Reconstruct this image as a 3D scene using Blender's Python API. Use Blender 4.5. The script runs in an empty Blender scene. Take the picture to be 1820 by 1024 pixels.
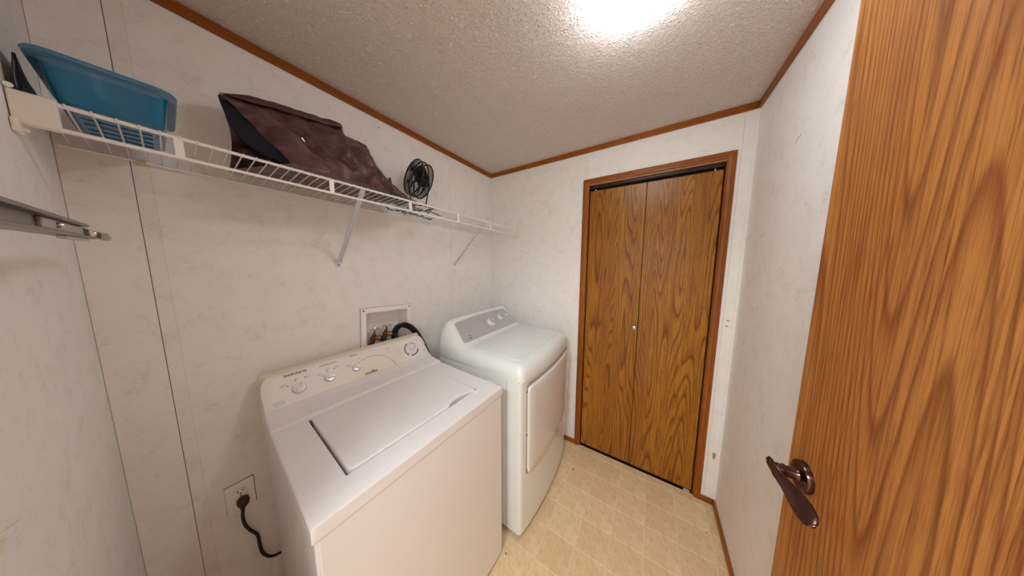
import bpy, bmesh, math, random
from mathutils import Vector, Matrix, noise
random.seed(7)
S = bpy.context.scene
COL = S.collection
PI = math.pi
# ------------------------------------------------------------------ camera, world, light, exposure
W, H, LD = 1.7315, 2.309, 1.830          # room width (x), height, length (y from 0 to -LD)
cam_d = bpy.data.cameras.new('camera'); cam = bpy.data.objects.new('camera', cam_d); COL.objects.link(cam)
yaw, pitch, roll = 0.5714, -0.1121, 0.0012
f = Vector((-math.sin(yaw)*math.cos(pitch), math.cos(yaw)*math.cos(pitch), math.sin(pitch)))
r = f.cross(Vector((0,0,1))).normalized(); u = r.cross(f)
r2 = r*math.cos(roll)+u*math.sin(roll); u2 = u*math.cos(roll)-r*math.sin(roll)
M = Matrix((r2, u2, -f)).transposed().to_4x4(); M.translation = Vector((1.3235,-1.6961,1.4918))
cam.matrix_world = M
cam_d.sensor_width = 36; cam_d.lens = 389.84/1820*36; cam_d.clip_start = 0.01
S.camera = cam
wd = bpy.data.worlds.new('world'); S.world = wd; wd.use_nodes = True
wd.node_tree.nodes['Background'].inputs[0].default_value = (1,.93,.86,1)
wd.node_tree.nodes['Background'].inputs[1].default_value = 0.3
S.view_settings.view_transform = 'Standard'; S.view_settings.look = 'None'
S.view_settings.gamma = 1; S.view_settings.use_curve_mapping = False
S.view_settings.exposure = 0.68
S.cycles.diffuse_bounces = 14; S.cycles.max_bounces = 18; S.cycles.glossy_bounces = 6
LAMP = 15.0          # ceiling dome emission
HALL_FILL = 20.0          # watts of a fill light added in the unseen hall
ld = bpy.data.lights.new('hall_fill_light','AREA'); ld.shape='DISK'; ld.size=.5; ld.energy=HALL_FILL; ld.color=(.93,.975,1)
lo = bpy.data.objects.new('hall_fill_light', ld); COL.objects.link(lo); lo.location=(1.2,-2.5,2.2)

# ------------------------------------------------------------------ materials
def mat(name, col=(.8,.8,.8), rough=.5, metal=0, spec=.5, coat=0, emit=None, estr=0, alpha=1, trans=0):
    m = bpy.data.materials.new(name); m.use_nodes = True
    b = m.node_tree.nodes['Principled BSDF']
    b.inputs['Base Color'].default_value = (*col,1); b.inputs['Roughness'].default_value = rough
    b.inputs['Metallic'].default_value = metal; b.inputs['Specular IOR Level'].default_value = spec
    b.inputs['Coat Weight'].default_value = coat
    if emit: b.inputs['Emission Color'].default_value = (*emit,1); b.inputs['Emission Strength'].default_value = estr
    b.inputs['Alpha'].default_value = alpha; b.inputs['Transmission Weight'].default_value = trans
    return m
class NG:
    def __init__(s, m): s.t = m.node_tree; s.b = s.t.nodes['Principled BSDF']
    def n(s, typ, ins=None, **kw):
        q = s.t.nodes.new(typ)
        for k,v in kw.items(): setattr(q,k,v)
        for k,v in (ins or {}).items():
            if isinstance(v, bpy.types.NodeSocket): s.t.links.new(v, q.inputs[k])
            else: q.inputs[k].default_value = v
        return q
    def math(s, op, a, b=0.0, c=None):
        q = s.t.nodes.new('ShaderNodeMath'); q.operation = op
        for i,v in enumerate((a,b) if c is None else (a,b,c)):
            if isinstance(v, bpy.types.NodeSocket): s.t.links.new(v, q.inputs[i])
            else: q.inputs[i].default_value = v
        return q.outputs[0]
    def coord(s, scale=(1,1,1), loc=(0,0,0), rot=(0,0,0), out='Object'):
        tc = s.n('ShaderNodeTexCoord'); mp = s.n('ShaderNodeMapping', {'Vector':tc.outputs[out]})
        mp.inputs['Scale'].default_value = scale; mp.inputs['Location'].default_value = loc; mp.inputs['Rotation'].default_value = rot
        return mp.outputs[0]
    def noise(s, vec, scale, detail=3, rough=.5, dist=0):
        q = s.n('ShaderNodeTexNoise', {'Vector':vec,'Scale':scale,'Detail':detail,'Roughness':rough,'Distortion':dist}); return q.outputs[0]
    def ramp(s, fac, stops, interp='LINEAR'):
        q = s.n('ShaderNodeValToRGB', {'Fac':fac}); cr = q.color_ramp; cr.interpolation = interp
        while len(cr.elements) < len(stops): cr.elements.new(.5)
        for e,(p,c) in zip(cr.elements, stops): e.position = p; e.color = (*c,1) if len(c)==3 else c
        return q.outputs[0]
    def mix(s, fac, a, b, typ='MIX'):
        q = s.t.nodes.new('ShaderNodeMix'); q.data_type='RGBA'; q.blend_type=typ
        for k,v in ((0,fac),(6,a),(7,b)):
            if isinstance(v, bpy.types.NodeSocket): s.t.links.new(v, q.inputs[k])
            else: q.inputs[k].default_value = (*v,1) if isinstance(v,tuple) and len(v)==3 else v
        return q.outputs[2]
    def base(s, c): s.t.links.new(c, s.b.inputs['Base Color'])
    def bump(s, h, strength=.3, dist=.01):
        q = s.n('ShaderNodeBump', {'Height':h,'Strength':strength,'Distance':dist}); s.t.links.new(q.outputs[0], s.b.inputs['Normal'])
def g(v): return (v,v,v)
def wall_mat(name='wallpaper', c0=(.76,.735,.71), c1=(.85,.835,.815), c2=(.875,.865,.85)):
    m = mat(name, rough=.6, spec=.3); n = NG(m); v = n.coord()
    a = n.noise(v, 16, 5, .62, .4); b = n.noise(n.coord((1,1,2.2)), 85, 3, .6, 1.0)
    s_ = n.math('ADD', n.math('MULTIPLY', a, .55), n.math('MULTIPLY', b, .45))
    c = n.ramp(s_, [(.36,c0),(.45,c1),(.58,c2)])
    sp = n.noise(n.coord((1,1,1.6),(3,2,1)), 26, 2, .5, 2.0)
    c = n.mix(n.ramp(sp, [(.68,g(0)),(.78,g(.16))]), c, (.55,.50,.46))
    n.base(c); n.bump(b, .08, .004); return m
M_wall = wall_mat()
M_wall2 = wall_mat('wallpaper_batten', (.75,.72,.69), (.835,.815,.785), (.865,.85,.825))
def ceiling_mat():
    m = mat('popcorn_ceiling', rough=.9, spec=.1); n = NG(m); v = n.coord()
    w = n.noise(v, 30, 2, .5, 0)
    n1 = n.noise(v, 105, 2, .5, .8); n2 = n.noise(v, 260, 2, .5, .5)
    bl = n.ramp(n1, [(.50,g(0)),(.64,g(1))])
    hh = n.math('ADD', n.math('MULTIPLY', bl, n.math('MULTIPLY_ADD', w, 1.0, .3)), n.math('MULTIPLY', n2, .35))
    n.base(n.mix(bl, (.71,.635,.59), (.84,.77,.73))); n.bump(hh, .7, .008); return m
M_ceil = ceiling_mat()
def oak(name, along, cols, cross=6, alng=.55, bands=34, lin=10, seed=0, pore=.35, rough=.38, coat=.25, plank=0, bandmix=1.0):
    """flat-sawn oak: contour lines of a stretched noise; along = grain axis index"""
    m = mat(name, rough=rough, coat=coat); n = NG(m); m.node_tree.nodes['Principled BSDF'].inputs['Coat Roughness'].default_value = .3
    sc = [cross]*3; sc[along] = alng
    tc = n.n('ShaderNodeTexCoord'); sep = n.n('ShaderNodeSeparateXYZ', {0:tc.outputs['Object']})
    ax = [i for i in range(3) if i != along]
    cr = n.math('ADD', sep.outputs[ax[0]], sep.outputs[ax[1]])
    vec = n.coord(tuple(sc), (seed*3.1, seed*1.7, seed*2.3))
    if plank:      # veneer leaves: each leaf samples another stretch of grain
        fl = n.math('FLOOR', n.math('MULTIPLY', cr, plank)); off = n.n('ShaderNodeCombineXYZ', {0:n.math('MULTIPLY',fl,7.3),1:n.math('MULTIPLY',fl,3.7),2:n.math('MULTIPLY',fl,5.9)})
        vec = n.n('ShaderNodeVectorMath', {0:vec,1:off.outputs[0]}, operation='ADD').outputs[0]
    nz = n.noise(vec, 1.0, .6, .3, .12)
    ph = n.math('ADD', n.math('MULTIPLY', nz, bands), n.math('MULTIPLY', cr, lin))
    fr = n.math('FRACT', ph)
    band = n.ramp(fr, [(0,g(.95)),(.16,g(.45)),(.38,g(.05)),(.84,g(.0)),(.95,g(.8)),(1,g(1))])
    sp = [190]*3; sp[along] = alng*9
    po = n.noise(n.coord(tuple(sp)), 1.0, 3, .6, .3)
    sp2 = [520]*3; sp2[along] = alng*40
    po2 = n.noise(n.coord(tuple(sp2)), 1.0, 2, .6)
    tone = n.noise(n.coord(tuple(x*.7 for x in sc),(9,4,2)), 1.0, 2, .5)
    m.node_tree.nodes['Principled BSDF'].inputs['Specular IOR Level'].default_value=.35
    base = n.mix(n.ramp(tone,[(.35,g(0)),(.65,g(1))]), cols[0], cols[1])
    k = n.math('MULTIPLY', band, bandmix)
    c = n.mix(k, base, cols[2])
    pr = n.math('ADD', n.math('MULTIPLY',n.ramp(po,[(.46,g(0)),(.62,g(1))]), pore), n.math('MULTIPLY',n.ramp(po2,[(.52,g(0)),(.66,g(1))]), pore*.8))
    c = n.mix(pr, c, cols[2]); n.base(c); n.bump(n.math('SUBTRACT',1.0,n.math('ADD',pr,k)), .06, .002); return m
M_bifold = oak('bifold_oak', 2, ((.46,.200,.018),(.37,.142,.011),(.125,.030,.001)), cross=9.5, alng=.70, bands=27, lin=48, plank=5.0, pore=.48, bandmix=.84, coat=.05, rough=.34)
M_oak = oak('door_oak', 2, ((.58,.265,.075),(.46,.180,.038),(.17,.038,.004)), cross=4.6, alng=.34, bands=34, lin=40, seed=4, pore=.50, bandmix=.74, coat=0, rough=.5)
TC = ((.37,.112,.009),(.29,.080,.006),(.14,.034,.002))
M_trimz = oak('casing_oak_upright', 2, TC, cross=14, alng=1.5, bands=10, lin=60, pore=.4, bandmix=.4, coat=0)
M_trimx = oak('casing_oak_level', 0, TC, cross=14, alng=1.5, bands=10, lin=60, pore=.4, bandmix=.4, coat=0)
M_trimy = oak('casing_oak_along', 1, TC, cross=14, alng=1.5, bands=10, lin=60, pore=.4, bandmix=.4, coat=0)
def tile_mat():
    m = mat('vinyl_tile', rough=.42, spec=.4); n = NG(m); v = n.coord()
    oi = n.n('ShaderNodeObjectInfo')
    a = n.noise(v, 11, 4, .6, 1.2); b = n.noise(n.coord((1.2,.6,1)), 60, 3, .6, .5)
    c = n.ramp(n.math('ADD', n.math('MULTIPLY',a,.6), n.math('MULTIPLY',b,.4)), [(.36,(.68,.49,.27)),(.5,(.79,.61,.37)),(.64,(.85,.70,.46))])
    c = n.mix(n.math('MULTIPLY',oi.outputs['Random'],.28), c, (.56,.35,.18))
    st = n.noise(n.coord((1,1,1),(5,3,0)), 3.2, 2, .5, .4)
    c = n.mix(n.ramp(st,[(.62,g(0)),(.74,g(.22))]), c, (.78,.55,.15))
    n.base(c); n.bump(b,.05,.002); return m
M_tile = tile_mat()
M_grout = mat('vinyl_grout', (.84,.70,.48), .5)
def enamel(name, c, rough=.3, dirt=.0, dc=(.35,.32,.34)):
    m = mat(name, c, rough, coat=.15); n = NG(m)
    a = n.noise(n.coord(), 6, 4, .6); col = n.mix(n.math('MULTIPLY',a,.25), c, tuple(x*.93 for x in c))
    if dirt:
        s_ = n.noise(n.coord((14,14,1.6)), 1.0, 4, .6, .8); s2 = n.noise(n.coord((3,3,3),(2,0,1)), 2, 2)
        k = n.math('MULTIPLY', n.ramp(s_,[(.60,g(0)),(.70,g(1))]), n.ramp(s2,[(.45,g(0)),(.6,g(dirt))]))
        col = n.mix(k, col, dc)
    n.base(col); return m
M_white = enamel('washer_enamel', (.79,.772,.768), .36)
M_wside = enamel('washer_side_enamel', (.78,.77,.80), .35, .75)
M_wpanel = enamel('washer_console_plastic', (.82,.79,.725), .35)
M_beige = enamel('yellowed_plastic', (.74,.66,.50), .4)
M_dry = enamel('dryer_enamel', (.79,.825,.81), .28)
M_drydoor = enamel('dryer_front_enamel', (.77,.755,.735), .14)
M_knob = mat('white_knob_plastic', (.82,.80,.80), .28, coat=.3)
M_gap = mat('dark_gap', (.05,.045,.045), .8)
M_rust = mat('rust', (.25,.10,.03), .9)
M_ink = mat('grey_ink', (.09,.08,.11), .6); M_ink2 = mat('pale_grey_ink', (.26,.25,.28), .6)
M_inkb = mat('navy_ink', (.05,.03,.18), .6); M_inkl = mat('light_blue_ink', (.20,.42,.62), .6); M_inkg = mat('charcoal_ink', (.13,.11,.12), .6)
def brushed():
    m = mat('brushed_silver_panel', (.50,.48,.475), .38, .35); n = NG(m)
    a = n.noise(n.coord((3,3,300)), 1, 3, .6); n.base(n.mix(a, (.43,.425,.43), (.62,.61,.62))); return m
M_silver = brushed()
M_wire = mat('white_vinyl_wire', (.86,.85,.84), .35, coat=.2)
M_bracket = mat('grey_white_steel', (.70,.72,.76), .4)
M_cap = mat('cream_white_plastic', (.82,.78,.70), .5)
def tub_mat():
    m = mat('blue_plastic', (.0,.155,.33), .22, coat=.3); return m
M_tub = tub_mat()
M_film = mat('clear_plastic_film', (.85,.85,.88), .12, alpha=.06)
def leather():
    m = mat('dark_plum_leatherette', rough=.3, spec=.6); n = NG(m)
    a = n.noise(n.coord(), 14, 4, .6, .8); b = n.noise(n.coord(), 110, 3, .6)
    n.base(n.ramp(a, [(.35,(.050,.017,.016)),(.55,(.105,.043,.042)),(.72,(.20,.12,.115))])); 
    n.bump(n.math('ADD',n.math('MULTIPLY',a,1.0),n.math('MULTIPLY',b,.15)), .8, .014); return m
M_leather = leather()
M_navy = mat('navy_lining', (.007,.006,.026), .6)
M_black = mat('black_plastic', (.012,.011,.012), .35, coat=.1)
M_blackm = mat('black_wire_metal', (.015,.014,.014), .4, .5)
M_hub = mat('dark_bronze_hub', (.09,.065,.045), .35, .6)
M_brass = mat('brass', (.42,.22,.08), .4, .8)
M_copper = mat('aged_brass', (.16,.07,.03), .5, .6)
M_chrome = mat('chrome', (.75,.74,.72), .25, 1)
M_nickel = mat('brushed_nickel', (.55,.52,.48), .35, 1)
M_bronze = mat('oil_rubbed_bronze', (.11,.055,.045), .22, .95)
M_bronze2 = mat('copper_edge_bronze', (.32,.14,.08), .25, .95)
M_steel = mat('worn_galvanised_steel', (.22,.20,.18), .4, .6)
M_steel2 = mat('grey_steel_plate', (.42,.40,.39), .45, .4)
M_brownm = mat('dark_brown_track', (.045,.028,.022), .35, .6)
M_plate = mat('outlet_plate_white', (.89,.88,.87), .4)
M_plug = mat('plug_brown_black', (.05,.018,.014), .6)
M_cord = mat('black_cord', (.012,.011,.012), .5)
M_recess = mat('hose_box_plastic', (.92,.915,.90), .35)
M_lamp = mat('frosted_glass_lit', (1,.95,.9), .4, emit=(.90,.962,1), estr=LAMP)
M_dark = mat('dark_glossy_film', (.03,.025,.035), .3)

# ------------------------------------------------------------------ helpers
def wmx(o):
    m = o.matrix_basis.copy()
    while o.parent: o = o.parent; m = o.matrix_basis @ m
    return m
def obj(name, bm, m=None, parent=None, smooth=False, bevel=0, seg=2, local=False, label=None, kind=None, ang=35):
    me = bpy.data.meshes.new(name)
    if parent is not None and not local: bm.transform(wmx(parent).inverted())
    bmesh.ops.recalc_face_normals(bm, faces=bm.faces[:])
    bm.to_mesh(me); bm.free(); o = bpy.data.objects.new(name, me); COL.objects.link(o)
    if m: me.materials.append(m)
    if parent is not None: o.parent = parent
    if smooth or bevel:
        for p in me.polygons: p.use_smooth = True
        try: me.set_sharp_from_angle(angle=math.radians(ang if not bevel else 50))
        except Exception: pass
    if bevel:
        b = o.modifiers.new('bevel','BEVEL'); b.width = bevel; b.segments = seg; b.limit_method='ANGLE'; b.angle_limit = math.radians(40)
        b.harden_normals = True
    if label: o['label'] = label
    if kind: o['kind'] = kind
    return o
def thing(name, label, cat, loc=(0,0,0), rz=0, group=None):
    o = bpy.data.objects.new(name, None); COL.objects.link(o); o.location = loc; o.rotation_euler = (0,0,rz)
    o.empty_display_size = .05
    o['label'] = label; o['category'] = cat
    if group: o['group'] = group
    return o
def wn(o):
    q=o.modifiers.new('weighted','WEIGHTED_NORMAL'); q.keep_sharp=True; q.weight=90; return o
def tag(o, label, cat, group=None):
    o['label'] = label; o['category'] = cat
    if group: o['group'] = group
    return o
def B(): return bmesh.new()
def box(bm, x0,x1,y0,y1,z0,z1):
    v = [bm.verts.new(p) for p in ((x0,y0,z0),(x1,y0,z0),(x1,y1,z0),(x0,y1,z0),(x0,y0,z1),(x1,y0,z1),(x1,y1,z1),(x0,y1,z1))]
    for q in ((0,3,2,1),(4,5,6,7),(0,1,5,4),(1,2,6,5),(2,3,7,6),(3,0,4,7)): bm.faces.new([v[i] for i in q])
    return v
def bx(*a): bm = B(); box(bm,*a); return bm
def frame_for(d):
    d = d.normalized(); a = Vector((0,0,1)) if abs(d.z) < .9 else Vector((1,0,0))
    x = d.cross(a).normalized(); return x, d.cross(x)
def tube(bm, pts, rad, n=8, cap=True, closed=False, flat=None):
    """sweep a circle (or flat ellipse: flat=(w,h) factors with fixed up) along pts; rad number or list"""
    pts = [Vector(p) for p in pts]; N = len(pts); rings = []; px = None
    for i,p in enumerate(pts):
        if closed: d = pts[(i+1)%N]-pts[i-1]
        else: d = pts[min(i+1,N-1)]-pts[max(i-1,0)]
        d.normalize()
        if px is None: x,y = frame_for(d)
        else:
            x = px - d*px.dot(d); x.normalize(); y = d.cross(x)
        px = x; R = rad[i] if isinstance(rad,(list,tuple)) else rad
        rings.append([bm.verts.new(p + x*math.cos(2*PI*k/n)*R + y*math.sin(2*PI*k/n)*R) for k in range(n)])
    for i in range(N if closed else N-1):
        a,b = rings[i], rings[(i+1)%N]
        for k in range(n): bm.faces.new((a[k],a[(k+1)%n],b[(k+1)%n],b[k]))
    if cap and not closed: bm.faces.new(rings[0][::-1]); bm.faces.new(rings[-1])
def lathe(bm, prof, c, axis, n=32, ref=None):
    """prof: list of (radius, distance along axis)"""
    c = Vector(c); ax = Vector(axis).normalized(); x,y = frame_for(ax); rings = []
    for R,h in prof:
        if R < 1e-6: rings.append([bm.verts.new(c+ax*h)])
        else: rings.append([bm.verts.new(c+ax*h+x*math.cos(2*PI*k/n)*R+y*math.sin(2*PI*k/n)*R) for k in range(n)])
    for a,b in zip(rings, rings[1:]):
        for k in range(n):
            q = [a[k % len(a)], a[(k+1)%len(a)], b[(k+1)%len(b)], b[k % len(b)]]
            q2 = []
            for v in q:
                if v not in q2: q2.append(v)
            if len(q2) > 2: bm.faces.new(q2)
    for rr,fl in ((rings[0],1),(rings[-1],0)):
        if len(rr) > 2: bm.faces.new(rr[::-1] if fl else rr)
def prism(bm, poly, fn0, fn1):
    """poly: 2-D outline; fn0/fn1 map (a,b) -> 3-D for the two ends"""
    v0 = [bm.verts.new(fn0(a,b)) for a,b in poly]; v1 = [bm.verts.new(fn1(a,b)) for a,b in poly]; n = len(poly)
    bm.faces.new(v0[::-1]); bm.faces.new(v1)
    for i in range(n): bm.faces.new((v0[i],v0[(i+1)%n],v1[(i+1)%n],v1[i]))
def rrect(a0,a1,b0,b1,r,n=5):
    out = []
    for cx,cy,s in ((a1-r,b1-r,0),(a0+r,b1-r,1),(a0+r,b0+r,2),(a1-r,b0+r,3)):
        for k in range(n+1):
            t = PI/2*(s+k/n); out.append((cx+r*math.cos(t), cy+r*math.sin(t)))
    return out
def loft(bm, rings, cap=True, closed=True):
    R = [[bm.verts.new(p) for p in ring] for ring in rings]; n = len(R[0])
    for a,b in zip(R,R[1:]):
        for k in range(n if closed else n-1):
            bm.faces.new((a[k],a[(k+1)%n],b[(k+1)%n],b[k]))
    if cap: bm.faces.new(R[0][::-1]); bm.faces.new(R[-1])
    return R
def text_bm(s, size, bold=0, shear=0, align='CENTER', depth=.0003):
    c = bpy.data.curves.new('lettering','FONT'); c.body = s; c.size = size; c.align_x = align; c.align_y='CENTER'
    c.extrude = depth; c.offset = bold; c.shear = shear; c.resolution_u = 3
    o = bpy.data.objects.new('tmp', c); COL.objects.link(o)
    dg = bpy.context.evaluated_depsgraph_get(); dg.update()
    me = bpy.data.meshes.new_from_object(o.evaluated_get(dg))
    bm = B(); bm.from_mesh(me); bpy.data.objects.remove(o); bpy.data.meshes.remove(me); bpy.data.curves.remove(c)
    return bm
def struct(name, bm, m, **kw): return obj(name, bm, m, kind='structure', **kw)

# ------------------------------------------------------------------ structure
# floor with vinyl tiles
fl = struct('floor', bx(-.12,W+.12,-3.5,.12,-.06,-.0012), M_grout)
SX, SY = .1545, .1560
tiles = {}
def tile_mesh(w,d):
    k = (round(w,4),round(d,4))
    if k not in tiles:
        bm = B(); gp=.0012
        a = [bm.verts.new(p) for p in ((gp,gp,-.0012),(w-gp,gp,-.0012),(w-gp,d-gp,-.0012),(gp,d-gp,-.0012))]
        b = [bm.verts.new(p) for p in ((gp*1.8,gp*1.8,0),(w-gp*1.8,gp*1.8,0),(w-gp*1.8,d-gp*1.8,0),(gp*1.8,d-gp*1.8,0))]
        bm.faces.new(b)
        for i in range(4): bm.faces.new((a[i],a[(i+1)%4],b[(i+1)%4],b[i]))
        me = bpy.data.meshes.new('tile'); bm.to_mesh(me); bm.free(); me.materials.append(M_tile); tiles[k] = me
    return tiles[k]
xs = [.905+SX*k for k in range(-6,7)]; ys = [-.205-SY*k for k in range(-2,12)]
for x in xs:
    for y in ys:
        x0,x1 = max(x,0),min(x+SX,W); y1 = min(y,0); y0 = max(y-SY,-LD)
        if x1-x0 < .01 or y1-y0 < .01: continue
        o = bpy.data.objects.new('tile', tile_mesh(x1-x0,y1-y0)); COL.objects.link(o); o.parent = fl; o.location=(x0,y0,0)
# ceiling
struct('ceiling', bx(-.12,W+.12,-3.5,.12,H,H+.06), M_ceil)
# walls: a backing slab and papered panels with recessed joints
def panel_x(parent, x, y0,y1, z0,z1, t, m, name='wall_panel'):   # panel facing +x or -x ; t signed thickness
    obj(name, bx(min(x,x+t),max(x,x+t),y0,y1,z0,z1), m, parent)
HB = (-1.152,-.872,.905,1.222)     # hose box hole y0,y1,z0,z1
wl = struct('wall_left', B(), M_wall); 
bm = bmesh.new()
for a in ((-.12,-.004,-LD,HB[0],0,H),(-.12,-.004,HB[1],.0,0,H),(-.12,-.004,HB[0],HB[1],0,HB[2]),(-.12,-.004,HB[0],HB[1],HB[3],H),(-.12,-.10,HB[0],HB[1],HB[2],HB[3])): box(bm,*a)
bm.to_mesh(wl.data); bm.free(); wl.data.materials.append(M_gap)
wl.data.materials.clear(); wl.data.materials.append(mat('joint_shadow_grey',(.22,.19,.16),.8))
g_ = .0008
panel_x(wl,-.004,-LD+.0008,-1.7302-g_,0,H,.004,M_wall)
panel_x(wl,-.004,-1.7302+g_,-1.7005-g_*.3,0,H,.0045,M_wall2,'batten')
bm = B()
for a in ((-1.7005,HB[0],0,H),(HB[1],-.515,0,H),(HB[0],HB[1],0,HB[2]),(HB[0],HB[1],HB[3],H)): box(bm,-.004,0,*a)
obj('wall_panel', bm, M_wall, wl)
panel_x(wl,-.004,-.5145,-.4905,0,H,.0052,M_wall2,'batten')
panel_x(wl,-.004,-.4900,-.0007,0,H,.004,M_wall)
# far wall with closet opening
DX0,DX1,DZ = .890,1.632,2.052
wb = struct('wall_back', B(), None)
bm = bmesh.new()
for a in ((-.12,DX0,.004,.14,0,H),(DX1,W+.12,.004,.14,0,H),(DX0,DX1,.004,.14,DZ,H),(DX0,DX1,.10,.14,0,DZ)): box(bm,*a)
bm.to_mesh(wb.data); bm.free(); wb.data.materials.append(bpy.data.materials['joint_shadow_grey'])
def panel_y(parent, x0,x1,z0,z1,m,t=.004,name='wall_panel'): obj(name, bx(x0,x1,.004-t,.004,z0,z1), m, parent)
panel_y(wb,0,.8535,0,H,M_wall)
panel_y(wb,.854,.882,2.05,H,M_wall2,.0052,'batten')
panel_y(wb,.8825,1.6775,DZ,H,M_wall)
panel_y(wb,1.632,1.6775,0,DZ,M_wall)
panel_y(wb,1.6785,W-.012,0,H,M_wall)
panel_y(wb,W-.0118,W,0,H,M_wall2,.0056,'batten')
wr = struct('wall_right', bx(W,W+.12,-LD,.0,0,H), M_wall)
# entrance wall with doorway, hall behind it
OX0,OX1,OZ = .86,1.695,2.06
bm = B()
for a in ((-.12,OX0,-LD-.12,-LD,0,H),(OX1,W+.12,-LD-.12,-LD,0,H),(OX0,OX1,-LD-.12,-LD,OZ,H)): box(bm,*a)
wf = struct('wall_front', bm, M_wall)
bm = B(); box(bm,-.12,0,-3.5,-LD-.12,0,H); box(bm,W,W+.12,-3.5,-LD-.12,0,H); box(bm,-.12,W+.12,-3.6,-3.5,0,H)
struct('wall_hallway', bm, M_wall)
# entrance casing
bm = B(); t=.04
for x0,x1 in ((OX0-t,OX0),(OX1,OX1+.03)): box(bm,x0,x1,-LD,-LD+.012,0,OZ+t)
box(bm,OX0-t,OX1+.03,-LD,-LD+.012,OZ,OZ+t)
struct('trim_1', bm, M_trimz, bevel=.003)
# crown strips
TH,TD = .034,.011
def strip(name, bm, m): return struct(name, bm, m, bevel=.003)
strip('trim_2', bx(0,TD,-LD,0,H-TH,H), M_trimy)
strip('trim_3', bx(TD,W-TD,-TD,0,H-TH,H), M_trimx)
strip('trim_4', bx(W-TD,W,-LD,0,H-TH,H), M_trimy)
strip('trim_5', bx(TD,W-TD,-LD,-LD+TD,H-TH,H), M_trimx)
# baseboards (narrow shoe moulding)
BH,BT=.036,.012
strip('baseboard_left', bx(.0055,BT+.004,-LD+BT,-BT,0,BH), M_trimy)
strip('baseboard_back', bx(BT,.8575,-BT,0,0,BH), M_trimx)
strip('baseboard_corner', bx(1.661,W-BT,-BT,-.002,0,BH), M_trimx)
strip('baseboard_right', bx(W-BT,W,-LD,0,0,BH), M_trimy)
strip('baseboard_front', bx(.0,OX0-t,-LD,-LD+BT,0,BH), M_trimx)
# closet casing (two stepped profile) ; door_1 = bifold closet door
CX0,CX1,CZ = .857,1.661,2.092
cas = struct('trim_6', B(), M_trimz)
def casing_side(xo, xi, name, m):
    prof = [(0,0),(0,-.010),(.25,-.014),(.45,-.014),(.50,-.011),(.85,-.009),(1,-.006),(1,0)]
    bm = B(); w = xi-xo; s = 1 if w>0 else -1
    prism(bm,[(xo+w*a,b) for a,b in prof], lambda a,b:(a,b,0), lambda a,b:(a,b,CZ-abs(a-xo)))
    return obj(name, bm, m, cas)
casing_side(CX0,DX0+.006,'side_casing',M_trimz); casing_side(CX1,DX1-.004,'side_casing',M_trimz)
bm = B(); prof = [(0,0),(0,-.010),(.25,-.014),(.45,-.014),(.50,-.011),(.85,-.009),(1,-.006),(1,0)]; w = .038
prism(bm,[(w*a,b) for a,b in prof], lambda a,b:(CX0+a,b,CZ-a), lambda a,b:(CX1-a,b,CZ-a))
obj('head_casing', bm, M_trimx, cas)
bm = B(); box(bm,DX0+.001,DX0+.008,.0,.10,0,DZ); box(bm,DX1-.008,DX1-.001,.0,.10,0,DZ); box(bm,DX0+.001,DX1-.001,0,.10,DZ-.006,DZ-.001)
obj('jamb', bm, M_trimz, cas)
d1 = bpy.data.objects.new('door_1', None); COL.objects.link(d1); d1.location=(DX0,.02,0); d1['kind']='structure'
d1['label']='honey oak bifold closet door with two flat leaves in the far wall'
def leaf(x0,x1):
    bm = B(); box(bm,x0,x1,.012,.040,.016,2.010); return obj('door_leaf', bm, M_bifold, d1, bevel=.002)
lA = leaf(DX0+.014,1.2545); lB = leaf(1.2575,DX1-.014)
bm = B(); lathe(bm,[(.006,0),(.006,.012),(.013,.016),(.0165,.022),(.0150,.030),(.008,.034),(0,.035)],(1.236,.012,1.053),(0,-1,0),24)
kn = obj('knob', bm, M_nickel, lA, smooth=True, label='small round brushed nickel knob')
# track with roller rod
tr = B(); box(tr,DX0+.009,DX1-.009,.010,.045,2.028,2.046); obj('door_track', tr, M_brownm, d1, bevel=.003)
bm = B(); tube(bm,[(DX0+.012,.008,2.030),(DX1-.012,.008,2.030)],.0065,10); obj('track_rod', bm, M_brownm, d1, smooth=True)
for x in (DX0+.05,DX1-.05):
    bm = B(); tube(bm,[(x,.02,2.009),(x,.02,2.03)],.004,8); obj('pivot_pin', bm, M_nickel, d1, smooth=True)
bm = B(); box(bm,1.575,1.615,.004,.03,.0,.006); box(bm,1.58,1.610,.01,.024,.006,.014); obj('floor_pivot', bm, M_nickel, d1)
obj('gap_shade_strip', bx(DX0+.009,DX1-.009,.006,.098,0,.003), M_brownm, d1)  # dark strip added for the shade in the gap under the leaves
# wall marks (little dents and dirt specks, flat)
def speck(parent, c, nrm, rad, m, sq=1.0, seed=0):
    rnd = random.Random(seed); bm = B(); x,y = frame_for(Vector(nrm)); c = Vector(c)+Vector(nrm)*.0004; n=9
    vs = [bm.verts.new(c + x*math.cos(2*PI*k/n)*rad*rnd.uniform(.6,1.2) + y*sq*math.sin(2*PI*k/n)*rad*rnd.uniform(.6,1.2)) for k in range(n)]
    bm.faces.new(vs); ex = bmesh.ops.extrude_face_region(bm, geom=bm.faces[:]); 
    for v in ex['geom']:
        if isinstance(v,bmesh.types.BMVert): v.co -= Vector(nrm)*.0008
    obj('scuff', bm, m, parent)
M_stain = mat('brown_stain',(.40,.28,.15),.7); M_speck = mat('dark_speck',(.10,.08,.08),.8)
speck(wb,(1.700,0,1.166),(0,-1,0),.010,M_stain,.35,1); speck(wb,(1.697,0,1.135),(0,-1,0),.004,M_speck,1,2)
speck(wb,(1.705,0,.320),(0,-1,0),.009,M_stain,3.2,3)
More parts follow.
